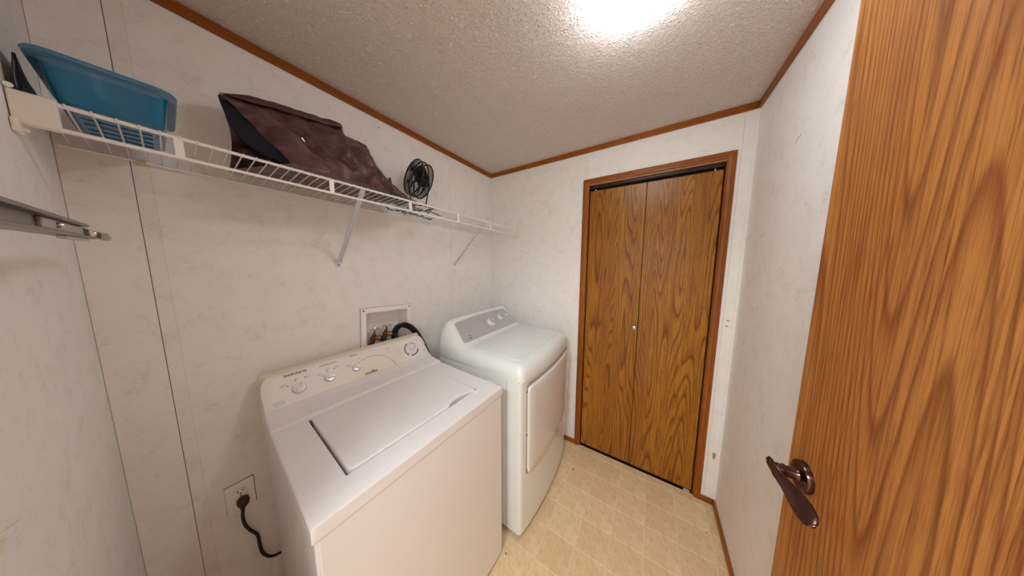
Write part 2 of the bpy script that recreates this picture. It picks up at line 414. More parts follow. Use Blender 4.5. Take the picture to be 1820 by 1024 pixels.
for i,(y,z) in enumerate(((-.424,1.935),(-.430,1.938),(-.437,1.941),(-.446,1.944),(-.418,1.930))): speck(wr,(W,y,z),(-1,0,0),.0022,M_speck,1,i)
speck(wl,(0,-1.000,2.235),(1,0,0),.008,M_ink2,.3,5)
speck(wf,(.743,-LD,1.170),(0,1,0),.0022,M_speck,1,6)

# ------------------------------------------------------------------ ceiling lamp
LX,LY = 1.248,-.915
lamp = thing('ceiling_lamp','round frosted glass flush ceiling lamp, glowing white','lamp',(LX,LY,H))
bm = B(); lathe(bm,[(.125,0),(.125,-.018),(.115,-.022),(.05,-.022)],(LX,LY,H),(0,0,1),48); obj('base_plate', bm, M_plate, lamp, smooth=True)
bm = B(); prof=[(.132,-.015)]+[(.140*math.cos(t),-.022-.062*math.sin(t)) for t in [PI/2*k/10 for k in range(10)]]+[(0,-.084)]
lathe(bm,prof,(LX,LY,H),(0,0,1),48); obj('glass_shade', bm, M_lamp, lamp, smooth=True, ang=80)

# ------------------------------------------------------------------ oak entrance door
hx,hy = 1.683,-1.795; lx,ly = 1.6435,-.887
dang = math.atan2(ly-hy, lx-hx)                  # local +x runs from hinge to leading edge
od = thing('oak_door','large open oak slab door standing beside the right wall','door',(hx,hy,0),dang)
DL = math.hypot(lx-hx,ly-hy)
obj('slab', bx(0,DL,-.035,0,.015,2.045), M_oak, od, local=True, bevel=.0015).data
# local +y points to the room side?  (rotate +x to +y-ish -> local +y = world -x side)
hz,hu = 1.003,DL-.062
bm = B(); lathe(bm,[(.034,0),(.034,.006),(.0325,.0095),(.028,.0115),(.012,.013)],(hu,0,hz),(0,1,0),40); ros = obj('rosette', bm, M_bronze, od, smooth=True, local=True, label='dark bronze round rose')
bm = B(); lathe(bm,[(.016,.010),(.0125,.018),(.0125,.030),(.014,.031),(.014,.034),(.0125,.035),(.0125,.044),(.010,.050)],(hu,0,hz),(0,1,0),24); obj('neck', bm, M_bronze, ros, smooth=True, local=True)
# wave lever: ribbon of elliptical sections
st = [(.022,.053,.004,.004,.0015,-8),(.017,.053,.004,.0105,.0025,-6),(.008,.051,.002,.0140,.0050,0),(-.002,.050,.000,.0140,.0065,6),(-.014,.049,-.002,.0120,.0060,-20),(-.028,.047,-.003,.0110,.0045,-38),(-.045,.045,-.003,.0120,.0036,-50),(-.068,.043,-.003,.0150,.0030,-56),(-.092,.042,-.005,.0170,.0028,-58),(-.112,.042,-.008,.0155,.0026,-58),(-.124,.043,-.010,.0105,.0022,-58),(-.129,.043,-.011,.004,.0014,-58)]
def lever_ring(du,dy,dz,hh,tt,an,k=1.0,n=20):
    an=math.radians(an); w=Vector((0,math.sin(an),math.cos(an))); t_=Vector((0,math.cos(an),-math.sin(an)))
    return [Vector((hu+du,dy,hz+dz))+w*math.cos(a)*hh*k+t_*math.sin(a)*tt for a in [2*PI*q/n for q in range(n)]]
bm = B(); loft(bm, [lever_ring(*q) for q in st]); obj('lever_handle', bm, M_bronze, od, smooth=True, local=True, label='wave shaped dark bronze lever', ang=70)
bm = B(); box(bm,DL-.0003,DL+.0012,-.030,-.006,hz-.028,hz+.028); obj('latch_plate', bm, M_bronze, od, local=True)
for z in (.25,1.05,1.85):
    bm = B(); tube(bm,[(-.004,.004,z-.045),(-.004,.004,z+.045)],.006,10); obj('hinge', bm, M_bronze, od, smooth=True, local=True)

# ------------------------------------------------------------------ washer
WA = thing('washing_machine','white top-loading washer with four white knobs on a cream console, nearest appliance','washer',(.7485,-1.2425,0),-.042)
def wobj(name, bm, m, **kw): p = kw.pop('parent',WA); return obj(name, bm, m, p, local=True, **kw)
hwW = .3425; zt = .916
# cabinet with slightly inset sides and front
wobj('cabinet', bx(-.665,-.006,-hwW+.004,hwW-.004,.02,.880), M_wside, bevel=.006)
wobj('front_panel', bx(-.02,-.0035,-hwW+.010,hwW-.010,.025,.878), M_white, bevel=.004)
for y in (-hwW+.05,hwW-.05):
    for x in (-.60,-.05):
        bm = B(); lathe(bm,[(.018,0),(.018,.012),(.008,.014),(.008,.022)],(x,y,0),(0,0,1),12); wobj('foot', bm, M_black)
# deck: profile lofted across the width with softened ends, with a well for the lid
def deck_profile(e):      # e: edge softening 0..1 (0 at the very end)
    k = .006*(1-e); zz = zt-k
    return [(-.002-k*.5,.874),(0-k*.5,.880),(0-k*.5,zz-.007),(-.002-k*.5,zz-.002),(-.007,zz),(-.08,zz),(-.462,zz),(-.466,zz+.0040),(-.472,zz+.0080),(-.530,zz+.0115),(-.555,zz+.018),(-.570,zz+.028),(-.640,zz+.028),(-.640,.874)]
# lid well: build deck as loft pieces (left strip, right strip, front strip, back strip) + well floor
LY0,LY1,LX0,LX1 = -.250,.254,-.450,-.084
def seg_profile(pts, a, b):   # keep part of the flat between x=a..b
    return pts
bm = B()
def strip_loft(y0,y1,soft0,soft1):
    sts = []
    if soft0: sts += [(y0,0),(y0+.003,.6),(y0+.010,1)]
    else: sts += [(y0,1)]
    if soft1: sts += [(y1-.010,1),(y1-.003,.6),(y1,0)]
    else: sts += [(y1,1)]
    loft(bm, [[Vector((x,y,z)) for x,z in deck_profile(e)] for y,e in sts])
strip_loft(-hwW,LY0,True,False); strip_loft(LY1,hwW,False,True)
fp = [(-.002,.874),(0,.880),(0,zt-.007),(-.002,zt-.002),(-.007,zt),(LX1,zt),(LX1,.874)]
loft(bm, [[Vector((x,y,z)) for x,z in fp] for y in (LY0,LY1)])
bp = [(LX0,.874),(LX0,zt),(-.462,zt),(-.466,zt+.0040),(-.472,zt+.0080),(-.530,zt+.0115),(-.555,zt+.018),(-.570,zt+.028),(-.640,zt+.028),(-.640,.874)]
loft(bm, [[Vector((x,y,z)) for x,z in bp] for y in (LY0,LY1)])
dk = wobj('deck', bm, M_white, smooth=True, ang=24); wn(dk)
wobj('lid_well', bx(LX0,LX1,LY0,LY1,.876,.890), M_gap)
# rounded lid, cut back at the front right corner for the finger notch
def lid_outline(ins):
    x0,x1,y0,y1 = LX0+.003+ins,LX1-.003-ins,LY0+.008+ins,LY1-.004-ins; R=.022
    o = [(x0,y0),]
    o = []
    for k in range(6): t=PI+PI/2*k/5; o.append((x0+.008+.008*math.cos(t), y0+.008+.008*math.sin(t)))
    for k in range(7): t=-PI/2+PI/2*k/6; o.append((x1-R+R*math.cos(t), y0+R+R*math.sin(t)))
    # finger scoop on the front edge near the right end
    for k in range(11):
        s_=k/10; o.append((x1-.019*math.sin(PI*min(1,s_*1.0))**.8*(1 if k not in(0,10) else 0), .095+s_*.135-ins))
    for k in range(5): t=0+PI/2*k/4; o.append((x1-.010+.010*math.cos(t), y1-.010+.010*math.sin(t)))
    for k in range(5): t=PI/2+PI/2*k/4; o.append((x0+.008+.008*math.cos(t), y1-.008+.008*math.sin(t)))
    return o
bm = B()
loft(bm,[[Vector((x,y,.893)) for x,y in lid_outline(0)],[Vector((x,y,zt)) for x,y in lid_outline(0)],[Vector((x,y,zt+.0035)) for x,y in lid_outline(.0012)],[Vector((x,y,zt+.0055)) for x,y in lid_outline(.0035)],[Vector((x,y,zt+.0062)) for x,y in lid_outline(.008)]])
wn(wobj('lid', bm, M_white, smooth=True, ang=80))
# raised finger catch at front right corner
bm = B(); lathe(bm,[(.013,0),(.012,.001),(.006,.0018),(0,.002)],(-.075,.238,zt),(0,0,1),20); wobj('lid_catch', bm, M_white, smooth=True)
bm = B(); box(bm,-.449,-.425,LY0+.001,LY0+.0075,.893,.912); wobj('rust_patch', bm, M_rust, label='rust at the rear corner of the lid')
# console : wedge with rounded ends
A = Vector((-.565,0,zt+.016)); T = Vector((-.655,0,zt+.130))      # face bottom and top
def con_prof(k):       # k: end rounding (0 at end, 1 inside)
    up = (T-A); q = .012*(1-k)
    p = [A+Vector((.006,0,-.014)), A+Vector((.001-q*.5,0,.0)), A+up*.04]
    top = T - up.normalized()*q*2.2
    p += [A+up*.5+Vector((-q*.3,0,0)), top-up.normalized()*.006, top+Vector((-.004,0,.001)), top+Vector((-.022,0,-.001)), Vector((-.690,0,zt-.030+.10)) , Vector((-.690,0,zt-.04))]
    return p
bm = B(); c_st=[(-hwW+.003,-1.2),(-hwW+.006,-.2),(-hwW+.014,.55),(-hwW+.026,1),(hwW-.026,1),(hwW-.014,.55),(hwW-.006,-.2),(hwW-.003,-1.2)]
loft(bm,[[Vector((p.x,y,p.z)) for p in con_prof(k)] for y,k in c_st]); con = wn(wobj('console', bm, M_wpanel, smooth=True, ang=50))
bm = B(); tube(bm,[(A.x+.0025,-hwW+.006,A.z-.003),(A.x+.0025,hwW-.006,A.z-.003)],.0013,6); wobj('console_seam', bm, M_ink)
# yellowed rear housing behind the console top
bm = B(); box(bm,-.704,-.676,-hwW+.004,hwW-.004,.86,zt+.135); wobj('rear_housing', bm, M_beige, bevel=.010, label='yellowed rear edge of the console')
# yellowed lower-right zone of the fascia is a tinted overlay plate
up = (T-A); fl_ = up.length; e1 = Vector((0,1,0)); e2 = up.normalized(); e3 = Vector((up.z,0,-up.x)).normalized()
def cface(y,t,h=0): return A + up*t + e1*y + e3*h
def cmat(y,t,h=.0006): 
    m = Matrix((e1,e2,e3)).transposed().to_4x4(); m.translation = cface(y,t,h); return m
bm = B(); po = rrect(-.318,.322,.035,.93,.001,2)
po = []
for cy,ct,s0 in ((.300,.80,0),(-.292,.80,1),(-.316,.045,2),(.322,.045,3)):
    ry,rt = ((.016,.12) if s0<2 else (.004,.03))
    for k in range(6):
        a=PI/2*(s0+k/5); po.append((cy+ry*math.cos(a),ct+rt*math.sin(a)))
mf = mat('fascia_film',(.84,.81,.74),.5); nf = NG(mf); sp_ = nf.n('ShaderNodeSeparateXYZ',{0:nf.n('ShaderNodeTexCoord').outputs['Object']})
yg = nf.ramp(nf.math('ADD',sp_.outputs[1],.5),[(.30,g(0)),(.50,g(.8)),(.66,g(.7)),(.74,g(0))]); zg = nf.ramp(nf.math('MULTIPLY_ADD',sp_.outputs[2],8.0,-7.3),[(.15,g(1)),(.75,g(.25))])
nf.base(nf.mix(nf.math('MULTIPLY',yg,zg),(.84,.82,.79),(.80,.70,.50)))
prism(bm,po,lambda a,b:cface(a,b,-.001),lambda a,b:cface(a,b,.0008)); fas = wobj('fascia', bm, mf, label='cream printed fascia, yellowed along its lower middle')
def ctext(s,y,t,size,m,bold=0,shear=0,name='lettering'):
    bm = text_bm(s,size,bold,shear); bm.transform(cmat(y,t,.0012)); return wobj(name,bm,m,parent=fas)
ctext('load/charge',-.238,.90,.0150,M_ink,.0003)
ctext('temperature',-.130,.89,.0125,M_ink2,.0001)
ctext('options',-.030,.93,.0105,M_ink2,.0001)
ctext('moffat',.018,.17,.0210,M_inkg,.0005,.15,'brand_lettering')
def tick(y,t,w,h,m,ang=0):
    bm = B(); box(bm,-w/2,w/2,-h/2,h/2,0,.0003); bm.transform(Matrix.Rotation(ang,4,'Z')); bm.transform(cmat(y,t,.0009)); return bm
# fine print that the photo does not resolve: short dashes
def fine(lst, m, name='fine_print'):
    bm = B()
    for y,t,w,h in lst:
        b2 = tick(y,t,w,h,m); me = bpy.data.meshes.new('t'); b2.to_mesh(me); b2.free(); bm.from_mesh(me); bpy.data.meshes.remove(me)
    o = wobj(name,bm,m,parent=fas,kind='stuff'); return o
fine([(-.281,.66,.020,.0014),(-.281,.61,.018,.0014),(-.240,.735,.015,.0014),(-.202,.70,.014,.0014),(-.168,.66,.016,.0012),(-.168,.62,.014,.0012),(-.137,.77,.014,.0012),(-.137,.73,.012,.0012),(-.104,.745,.014,.0012),(-.104,.705,.016,.0012),(-.064,.66,.012,.0012),(-.064,.62,.010,.0012),(.005,.70,.026,.0012),(.005,.655,.024,.0012)],M_ink2)
fine([(.125,.80,.022,.0022),(.130,.70,.016,.0012),(.130,.64,.012,.0012),(.316,.30,.018,.0018),(.316,.24,.014,.0012)],M_ink2)
fine([(-.300,.22,.034,.0022),(-.300,.16,.030,.0012),(-.300,.28,.030,.0012)],M_inkl)
fine([(.300,.84,.026,.0013),(.300,.78,.022,.0013),(.305,.66,.014,.0012),(.302,.56,.012,.0012)],M_inkl)
fine([(.178+.0*k,.30+.09*k,.010,.0012) for k in range(6)]+[(.205+.022*k,.0+.08,.010,.0012) for k in range(4)],M_ink2)
for y,t in ((-.268,.60),(-.244,.69),(-.214,.70),(-.160,.57),(-.140,.68),(-.115,.68),(-.056,.60),(-.018,.63)):
    bm = B(); lathe(bm,[(.0022,0),(.0022,.0004)],(0,0,0),(0,0,1),10); bm.transform(cmat(y,t,.0009)); wobj('dot_mark',bm,M_ink,parent=fas)
# curved line between options and the timer
bm = B(); pts=[]
for k in range(15):
    a = math.radians(100-92*k/14); pts.append((.038+.104*math.cos(a)*1.0, -.012+.128*math.sin(a)))
tube(bm,[cface(y,0,.0010)+e2*(h*.9+.0) for y,h in pts],.0008,5); wobj('curved_line',bm,M_ink,parent=fas)
# dial ring segments
RC = (.248,.50)
def arc(a0,a1,rad,wid,m,notch=0):
    bm = B(); n=14; o_=[];i_=[]
    for k in range(n+1):
        a=math.radians(a0+(a1-a0)*k/n); rr=rad+wid/2+(.0012 if notch and k%2 else 0)
        o_.append(Vector((rr*math.cos(a),rr*math.sin(a),0))); i_.append(Vector(((rad-wid/2)*math.cos(a),(rad-wid/2)*math.sin(a),0)))
    vo=[bm.verts.new(p) for p in o_]; vi=[bm.verts.new(p) for p in i_]
    for k in range(n): bm.faces.new((vo[k],vo[k+1],vi[k+1],vi[k]))
    bm.transform(cmat(*RC,.0012)); return wobj('dial_mark',bm,m,parent=fas)
arc(108,232,.038,.0055,M_inkg,1); arc(30,92,.038,.0055,M_inkl); arc(252,345,.038,.0055,M_inkb,1); arc(352,372,.038,.002,M_inkl)
def knob(y,t,rad,hh,ang,parent=None,bigskirt=0):
    k = B(); lathe(k,[(rad+bigskirt+.0012,0),(rad+bigskirt+.0012,.0007)],(0,0,0),(0,0,1),32); k.transform(cmat(y,t,.0008)); wobj('knob_shadow_ring',k,M_ink2,parent=fas)  # dark ring painted as the shadow at the knob base
    k = B()
    prof=[(rad+bigskirt,0),(rad+bigskirt,.002),(rad,.0035),(rad*.96,hh*.35),(rad*.86,hh*.5),(0,hh*.52)]
    lathe(k,prof,(0,0,0),(0,0,1),32); k.transform(cmat(y,t,.001)); kk = wobj('knob',k,M_knob,smooth=True)
    b = B(); loft(b,[[Vector((rad*.98*math.cos(a)*(1),rad*.30*math.sin(a)*s_,z)) for a in [2*PI*j/20 for j in range(20)]] for s_,z in ((1.25,hh*.4),(1.0,hh*.8),(.7,hh),)])
    b.transform(Matrix.Rotation(ang,4,'Z')); b.transform(cmat(y,t,.001)); g2=wobj('grip',b,M_knob,parent=kk,smooth=True,ang=60)
    b = B(); box(b,0,rad*.8,-.0007,.0007,hh,hh+.0006); b.transform(Matrix.Rotation(ang,4,'Z')); b.transform(cmat(y,t,.001)); wobj('pointer',b,M_ink2,parent=kk)
    return kk
knob(-.238,.45,.0205,.020,math.radians(60)); knob(-.137,.46,.0185,.019,math.radians(160)); knob(-.033,.48,.0165,.018,math.radians(150))
knob(RC[0],RC[1],.0185,.030,math.radians(10),bigskirt=.010)
WR = WA
# ------------------------------------------------------------------ dryer
DR = thing('clothes_dryer','white front-loading dryer with a silver brushed control panel in the far corner','dryer',(.46,-.47,0))
dy0,dy1 = -.8143,-.122; dyc=(dy0+dy1)/2; dhw=(dy1-dy0)/2; xb=.205
def bow(y): return .812+.026*(1-((y-dyc)/dhw)**2)
def dplan(z, ins=0, r=.022):
    pts=[(xb+ins,dy0+ins),]
    n=14; out=[(xb+ins,dy0+ins)]
    for k in range(5):
        a=-PI/2+PI/2*k/4; out.append((bow(dy0)-r+r*math.cos(a)-ins, dy0+r+r*math.sin(a)+ins*(1-k/4)))
    for k in range(1,n): 
        y=dy0+r+(dy1-dy0-2*r)*k/n; out.append((bow(y)-ins-(bow(dy0+r)-bow(dy0))*0,y))
    for k in range(5):
        a=PI/2*k/4; out.append((bow(dy1)-r+r*math.cos(a)-ins, dy1-r+r*math.sin(a)-ins*(k/4)))
    out.append((xb+ins,dy1-ins)); return [Vector((x,y,z)) for x,y in out]
bm = B(); loft(bm,[dplan(.028,.004),dplan(.032,0),dplan(.900,0)]); obj('cabinet', bm, M_dry, DR, smooth=True, ang=40)
bm = B(); box(bm,.30,.790,dy0+.03,dy1-.03,.012,.029); obj('gap_shade_block', bm, M_gap, DR)  # dark block stands in for the shade under the cabinet
for y in (dy0+.06,dy1-.06):
    for x in (.25,.75):
        bm = B(); lathe(bm,[(.02,0),(.02,.012),(.008,.015),(.008,.029)],(x,y,0),(0,0,1),12); obj('foot', bm, M_black, DR)
# side groove and embossed ovals on the left side
bm = B(); box(bm,.722,.7245,dy0-.0008,dy0+.002,.035,.893); obj('side_seam', bm, mat('seam_grey',(.35,.36,.36),.6), DR)
for z in (.12,.29,.46,.63,.80):
    bm = B(); lathe(bm,[(.062,0),(.058,.003),(.05,.005),(0,.006)],(.62,dy0,z),(0,-1,0),24); obj('embossed_oval', bm, M_dry, DR, smooth=True)
# top cap with console : profile lofted over y with rounded ends
def cap_rings():
    P=[(.208,.900),(None,.900),(None,.918),(None,.940),(-.010,.960),(-.028,.974),(-.055,.981),(-.12,.984),(-.30,.988),(-.415,.992),(-.442,.996),(-.452,1.003)]
    # absolute part : console face and back
    C_=[(.268,1.118),(.262,1.127),(.252,1.132),(.238,1.132),(.222,1.122),(.212,1.10)]
    out=[]
    N=40; R=.050
    ysn=[]
    for k in range(9): ysn.append(R*(1-math.cos(PI/2*k/8)))
    L=dy1-dy0; yv=[dy0+q for q in ysn]+[dy0+R+(L-2*R)*k/16 for k in range(1,16)]+[dy1-q for q in ysn[::-1]]
    for y in yv:
        e=min(y-dy0,dy1-y); h=math.sqrt(max(0,1-(1-min(e,R)/R)**2)) ; drop=R*(1-h)
        rc=.10; e2_=min(e,rc); hc=math.sqrt(max(0,1-(1-e2_/rc)**2)); dropc=.075*(1-hc)
        ring=[]
        fx=bow(y)+.004; rf=.030; fx-= (rf-math.sqrt(max(0,rf*rf-(rf-min(e,rf))**2)))
        for i,(a,z) in enumerate(P):
            if i==0: x=a
            elif a is None: x=fx-(0,0,.001,.004)[i] 
            else: x=.836+a if i>=8 else fx-.004+a
            if i in(4,5,6,7) : x=fx-.004+a
            zz=z if z<=.919 else max(.905+.001*i, z-drop*(z-.905)/.085*1.25)
            ring.append(Vector((x,y,zz)))
        for i,(x,z) in enumerate(C_):
            zz=max(.93+.004*(len(C_)-i), z-dropc-drop)
            ring.append(Vector((x,y,zz)))
        out.append(ring)
    return out
bm = B(); loft(bm, cap_rings()); obj('top_cap', bm, M_dry, DR, smooth=True, ang=75, label='rounded white top with sloping console')
bm = B(); box(bm,.212,.80,dy0+.001,dy1-.001,.897,.9015); obj('cap_joint', bm, mat('seam_pale_grey',(.45,.45,.44),.6), DR)
# control panel
pA=Vector((.386,0,1.0035)); pT=Vector((.2715,0,1.1155)); pu=(pT-pA); p1=Vector((0,1,0)); p2=pu.normalized(); p3=Vector((pu.z,0,-pu.x)).normalized()
def pf(y,t,h=0): return pA+pu*t+p1*y+p3*h
def pm(y,t,h): m=Matrix((p1,p2,p3)).transposed().to_4x4(); m.translation=pf(y,t,h); return m
py0,py1=-.775,-.165
po=[]
for (cy,ct,s0,ry,rt) in ((py1-.060,.90,0,.022,.07),(py0+.045,.86,1,.018,.10),(py0+.030,.07,2,.022,.05),(py1+.0,.04,3,.012,.03)):
    for k in range(7): a=PI/2*(s0+k/6); po.append((cy+ry*math.cos(a),ct+rt*math.sin(a)))
# slightly arched top edge
po2=[]
for (y,t) in po: po2.append((y,t+(.03*(1-((y-(py0+py1)/2)/.3)**2) if t>.8 else 0)))
i0=[i for i,(y,t) in enumerate(po2) if t>.8]
arch=[]
for i,p in enumerate(po2):
    arch.append(p)
    if i==6:
        ya,yb=po2[6][0],po2[7][0]
        for k in range(1,10):
            yy=ya+(yb-ya)*k/10; tt=po2[6][1]+(po2[7][1]-po2[6][1])*k/10+.05*math.sin(PI*k/10); arch.append((yy,tt))
bm = B(); prism(bm,arch,lambda a,b:pf(a,b,-.006),lambda a,b:pf(a,b,.0035)); cp = obj('control_panel', bm, M_silver, DR, bevel=.0015, label='brushed silver control panel')
def pobj(name,bm,m,**kw): return obj(name,bm,m,cp,**kw)
def dknob(y,t,rad,hh,ang):
    k=B(); lathe(k,[(rad*1.12,0),(rad*1.12,.003),(rad,.004),(rad*.93,hh*.6),(0,hh*.62)],(0,0,0),(0,0,1),32); k.transform(pm(y,t,.0035)); kk=obj('knob',k,M_knob,DR,smooth=True,label='white rimmed silver knob')
    b=B(); loft(b,[[Vector((rad*.95*math.cos(a),rad*.28*math.sin(a)*s_,z)) for a in [2*PI*j/16 for j in range(16)]] for s_,z in ((1.2,hh*.55),(.8,hh))]); b.transform(Matrix.Rotation(ang,4,'Z')); b.transform(pm(y,t,.0035)); obj('grip',b,M_silver,kk,smooth=True,ang=60)
dknob(-.445,.47,.030,.026,2.2); dknob(-.315,.56,.022,.024,2.4); 
bm=B(); lathe(bm,[(.011,0),(.011,.004),(.009,.006),(0,.0065)],(0,0,0),(0,0,1),20); bm.transform(pm(-.232,.56,.0035)); obj('start_button',bm,M_knob,DR,smooth=True)
# round monogram emblem
bm=B(); lathe(bm,[(.0125,0),(.0125,.0012),(.0118,.0018),(0,.0018)],(0,0,0),(0,0,1),28); bm.transform(pm(-.700,.17,.0035)); em=obj('emblem',bm,M_inkg,cp,label='small round dark monogram badge')
bm=B(); tube(bm,[(.0095*math.cos(2*PI*k/24),.0095*math.sin(2*PI*k/24),.002) for k in range(24)],.0006,4,closed=True)
tube(bm,[(-.001+.0045*math.cos(a)*(1 if a<4 else .6),.001+.005*math.sin(a),.002) for a in [k*.5 for k in range(2,13)]],.0006,4)
tube(bm,[(.0045+.003*math.cos(a),-.0005+.0045*math.sin(a),.002) for a in [k*.5 for k in range(2,11)]],.0006,4)
bm.transform(pm(-.700,.17,.0035)); obj('emblem_script',bm,M_chrome,em) if False else pobj('emblem_script',bm,M_chrome)
bm=B()
def pt_(y,t,w,h):
    b2=B(); box(b2,-w/2,w/2,-h/2,h/2,0,.0003); b2.transform(pm(y,t,.0036)); me=bpy.data.meshes.new('t'); b2.to_mesh(me); b2.free(); bm.from_mesh(me); bpy.data.meshes.remove(me)
for k in range(6): pt_(-.512,.28+.10*k,.022,.0016)
for k in range(4): pt_(-.385,.32+.12*k,.014,.0016)
for k in range(3): pt_(-.350,.46+.12*k,.010,.0014)
pt_(-.315,.90,.034,.003); pt_(-.445,.90,.016,.0016); pt_(-.470,.10,.03,.0016); pt_(-.235,.78,.012,.0016)
pobj('fine_print',bm,M_ink2,kind='stuff')
# shallow raised border on top
bm=B(); ro=rrect(.425,.765,dy0+.055,dy1-.055,.04,6)
def capz(x): return .984+(.765-x)/.38*.0080
loft(bm,[[Vector((x,y,capz(x)-.003)) for x,y in ro],[Vector((.6+(x-.6)*.998,dyc+(y-dyc)*.998,capz(x)+.0012)) for x,y in ro],[Vector((.6+(x-.6)*.985,dyc+(y-dyc)*.992,capz(x)+.0018)) for x,y in ro]]); obj('top_panel', bm, M_dry, DR, smooth=True, ang=60)
# door and recessed pull
def dpanel(y0,y1,z0,z1,r,t0,t1,bev,m,name):
    bm=B(); o0=rrect(y0,y1,z0,z1,r,6)
    yc,zc=(y0+y1)/2,(z0+z1)/2
    # densify long edges so that the bow is followed
    dd=[]
    for i,(a,b) in enumerate(o0):
        c,d=o0[(i+1)%len(o0)]; n=max(1,int(math.hypot(c-a,d-b)/.04))
        for k in range(n): dd.append((a+(c-a)*k/n,b+(d-b)*k/n))
    rings=[]
    for s_,tt,dn in ((1,t0,0),(1,t1-bev,0),(1,t1-bev*.3,-bev*.3),(1,t1,-bev),(.8,t1,-bev),(.6,t1,-bev),(.4,t1,-bev),(.2,t1,-bev),(.02,t1,-bev)):
        ring=[]
        for a,b in dd:
            a2=yc+(a-yc)*(1+dn/((y1-y0)/2))*s_; b2=zc+(b-zc)*(1+dn/((z1-z0)/2))*s_
            ring.append(Vector((bow(a2)+tt,a2,b2)))
        rings.append(ring)
    loft(bm,rings); return obj(name,bm,m,DR,smooth=True,ang=60)
dpanel(-.772,-.150,.366,.884,.02,-.004,.0012,.0008,mat('recess_grey',(.36,.34,.33),.5),'door_recess')
dd_=dpanel(-.764,-.158,.374,.862,.022,.0,.014,.005,M_drydoor,'door')
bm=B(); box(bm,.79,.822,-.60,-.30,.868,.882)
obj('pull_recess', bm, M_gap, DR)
for z in (.40,.60,.84):
    bm=B(); lathe(bm,[(.004,0),(.004,.003)],(bow(-.768)+.001,-.768,z),(1,0,0),8); obj('door_screw',bm,M_gap,DR)

# ------------------------------------------------------------------ hose box, valves, drain hose
hb = thing('washer_hose_box','white recessed plastic supply box behind the washer console','box',(0,-1.012,1.07))
rotHB = Matrix.Translation((0,-1.012,1.228))@Matrix.Rotation(-.055,4,'X')@Matrix.Translation((0,1.012,-1.228))
bm = B(); y0,y1,z0,z1=-1.159,-.868,.895,1.236; fw=.026
oo=[(y0,z0),(y1,z0),(y1,z1),(y0,z1)]; ii=[(y0+fw,z0+fw),(y1-fw,z0+fw),(y1-fw,z1-fw),(y0+fw,z1-fw)]; jj=[(a+(-1.0135-a)*.06,b+(1.065-b)*.05) for a,b in ii]
rings=[[Vector((.0,a,b)) for a,b in oo],[Vector((.009,a,b)) for a,b in oo],[Vector((.009,a,b)) for a,b in ii],[Vector((-.092,a,b)) for a,b in jj]]
R_=[[bm.verts.new(p) for p in rg] for rg in rings]
for a,b in zip(R_,R_[1:]):
    for k in range(4): bm.faces.new((a[k],a[(k+1)%4],b[(k+1)%4],b[k]))
bm.faces.new(R_[-1]); bm.transform(rotHB)
o = obj('box_shell', bm, M_recess, hb)
sol = o.modifiers.new('s','SOLIDIFY'); sol.thickness=.0018; sol.offset=-1
bm=B(); box(bm,.0002,.0012,y0-.0022,y1+.0015,z1-.01,z1+.0015); box(bm,.0002,.0012,y0-.0022,y0+.01,z0,z1); box(bm,.0002,.0012,y1-.01,y1+.0015,z0,z1); bm.transform(rotHB); obj('flange_shadow_line',bm,M_ink2,hb)  # dark backing strips paint a shadow line round the flange
for a,b in ((y0+.012,z1-.012),(y1-.012,z1-.012)):
    bm=B(); lathe(bm,[(.005,0),(.005,.001),(.003,.002),(0,.002)],rotHB@Vector((.009,a,b)),(1,0,0),12); obj('screw',bm,M_steel,hb,smooth=True)
def valve(y,z,label):
    v = thing('supply_valve',label,'valve',(-.035,y,z),0,None)
    bm=B(); tube(bm,[(-.045,y-.028,z-.17),(-.045,y-.022,z-.06),(-.042,y-.008,z-.01),(-.04,y,z+.012)],[.013,.014,.013,.010],12); lathe(bm,[(.012,-.012),(.016,-.008),(.016,.008),(.012,.012)],(-.042,y-.006,z-.012),(.1,.2,1),10)
    obj('valve_body',bm,M_copper,v,smooth=True)
    bm=B(); tube(bm,[(-.04,y,z+.010),(-.036,y+.001,z+.040)],.005,8); obj('stem',bm,M_brass,v,smooth=True)
    bm=B(); cx,cy,cz=-.034,y+.001,z+.042
    tube(bm,[(cx+.024*math.cos(2*PI*k/20)*(1+.08*math.cos(5*2*PI*k/20)),cy+.024*math.sin(2*PI*k/20)*(1+.08*math.cos(5*2*PI*k/20)),cz) for k in range(20)],.0028,6,closed=True)
    for k in range(4):
        a=PI/4+k*PI/2; tube(bm,[(cx,cy,cz-.003),(cx+.023*math.cos(a),cy+.023*math.sin(a),cz)],.0024,6)
    lathe(bm,[(.006,-.003),(.006,.003)],(cx,cy,cz),(0,0,1),10); obj('wheel_handle',bm,M_chrome,v,smooth=True,label='pale metal wheel handle')
    bm=B(); lathe(bm,[(.012,0),(.014,.002),(.014,.010),(.012,.012),(.015,.013),(.015,.026),(.012,.028)],(-.036,y+.004,z-.010),(.55,.8,-.15),16); obj('hose_collar',bm,M_brass,v,smooth=True,label='bright brass hose collar')
    return v
valve(-1.078,1.062,'left brass supply valve with wheel handle in the hose box'); valve(-1.008,1.070,'right brass supply valve beside the corrugated hose')
def smooth_path(pts, n=8):
    P=[Vector(p) for p in pts]; P=[P[0]*2-P[1]]+P+[P[-1]*2-P[-2]]; out=[]
    for i in range(1,len(P)-2):
        for k in range(n):
            t=k/n; a,b,c,d=P[i-1:i+3]
            out.append(.5*((2*b)+(c-a)*t+(2*a-5*b+4*c-d)*t*t+(3*b-3*c+d-a)*t**3))
    out.append(P[-2]); return out
hp = smooth_path([(-.03,-.962,.93),(-.025,-.970,1.02),(-.005,-.970,1.080),(.02,-.948,1.108),(.026,-.905,1.093),(.026,-.862,1.050),(.026,-.825,.985),(.026,-.79,.90),(.026,-.765,.80),(.026,-.76,.55),(.026,-.78,.30)],22)
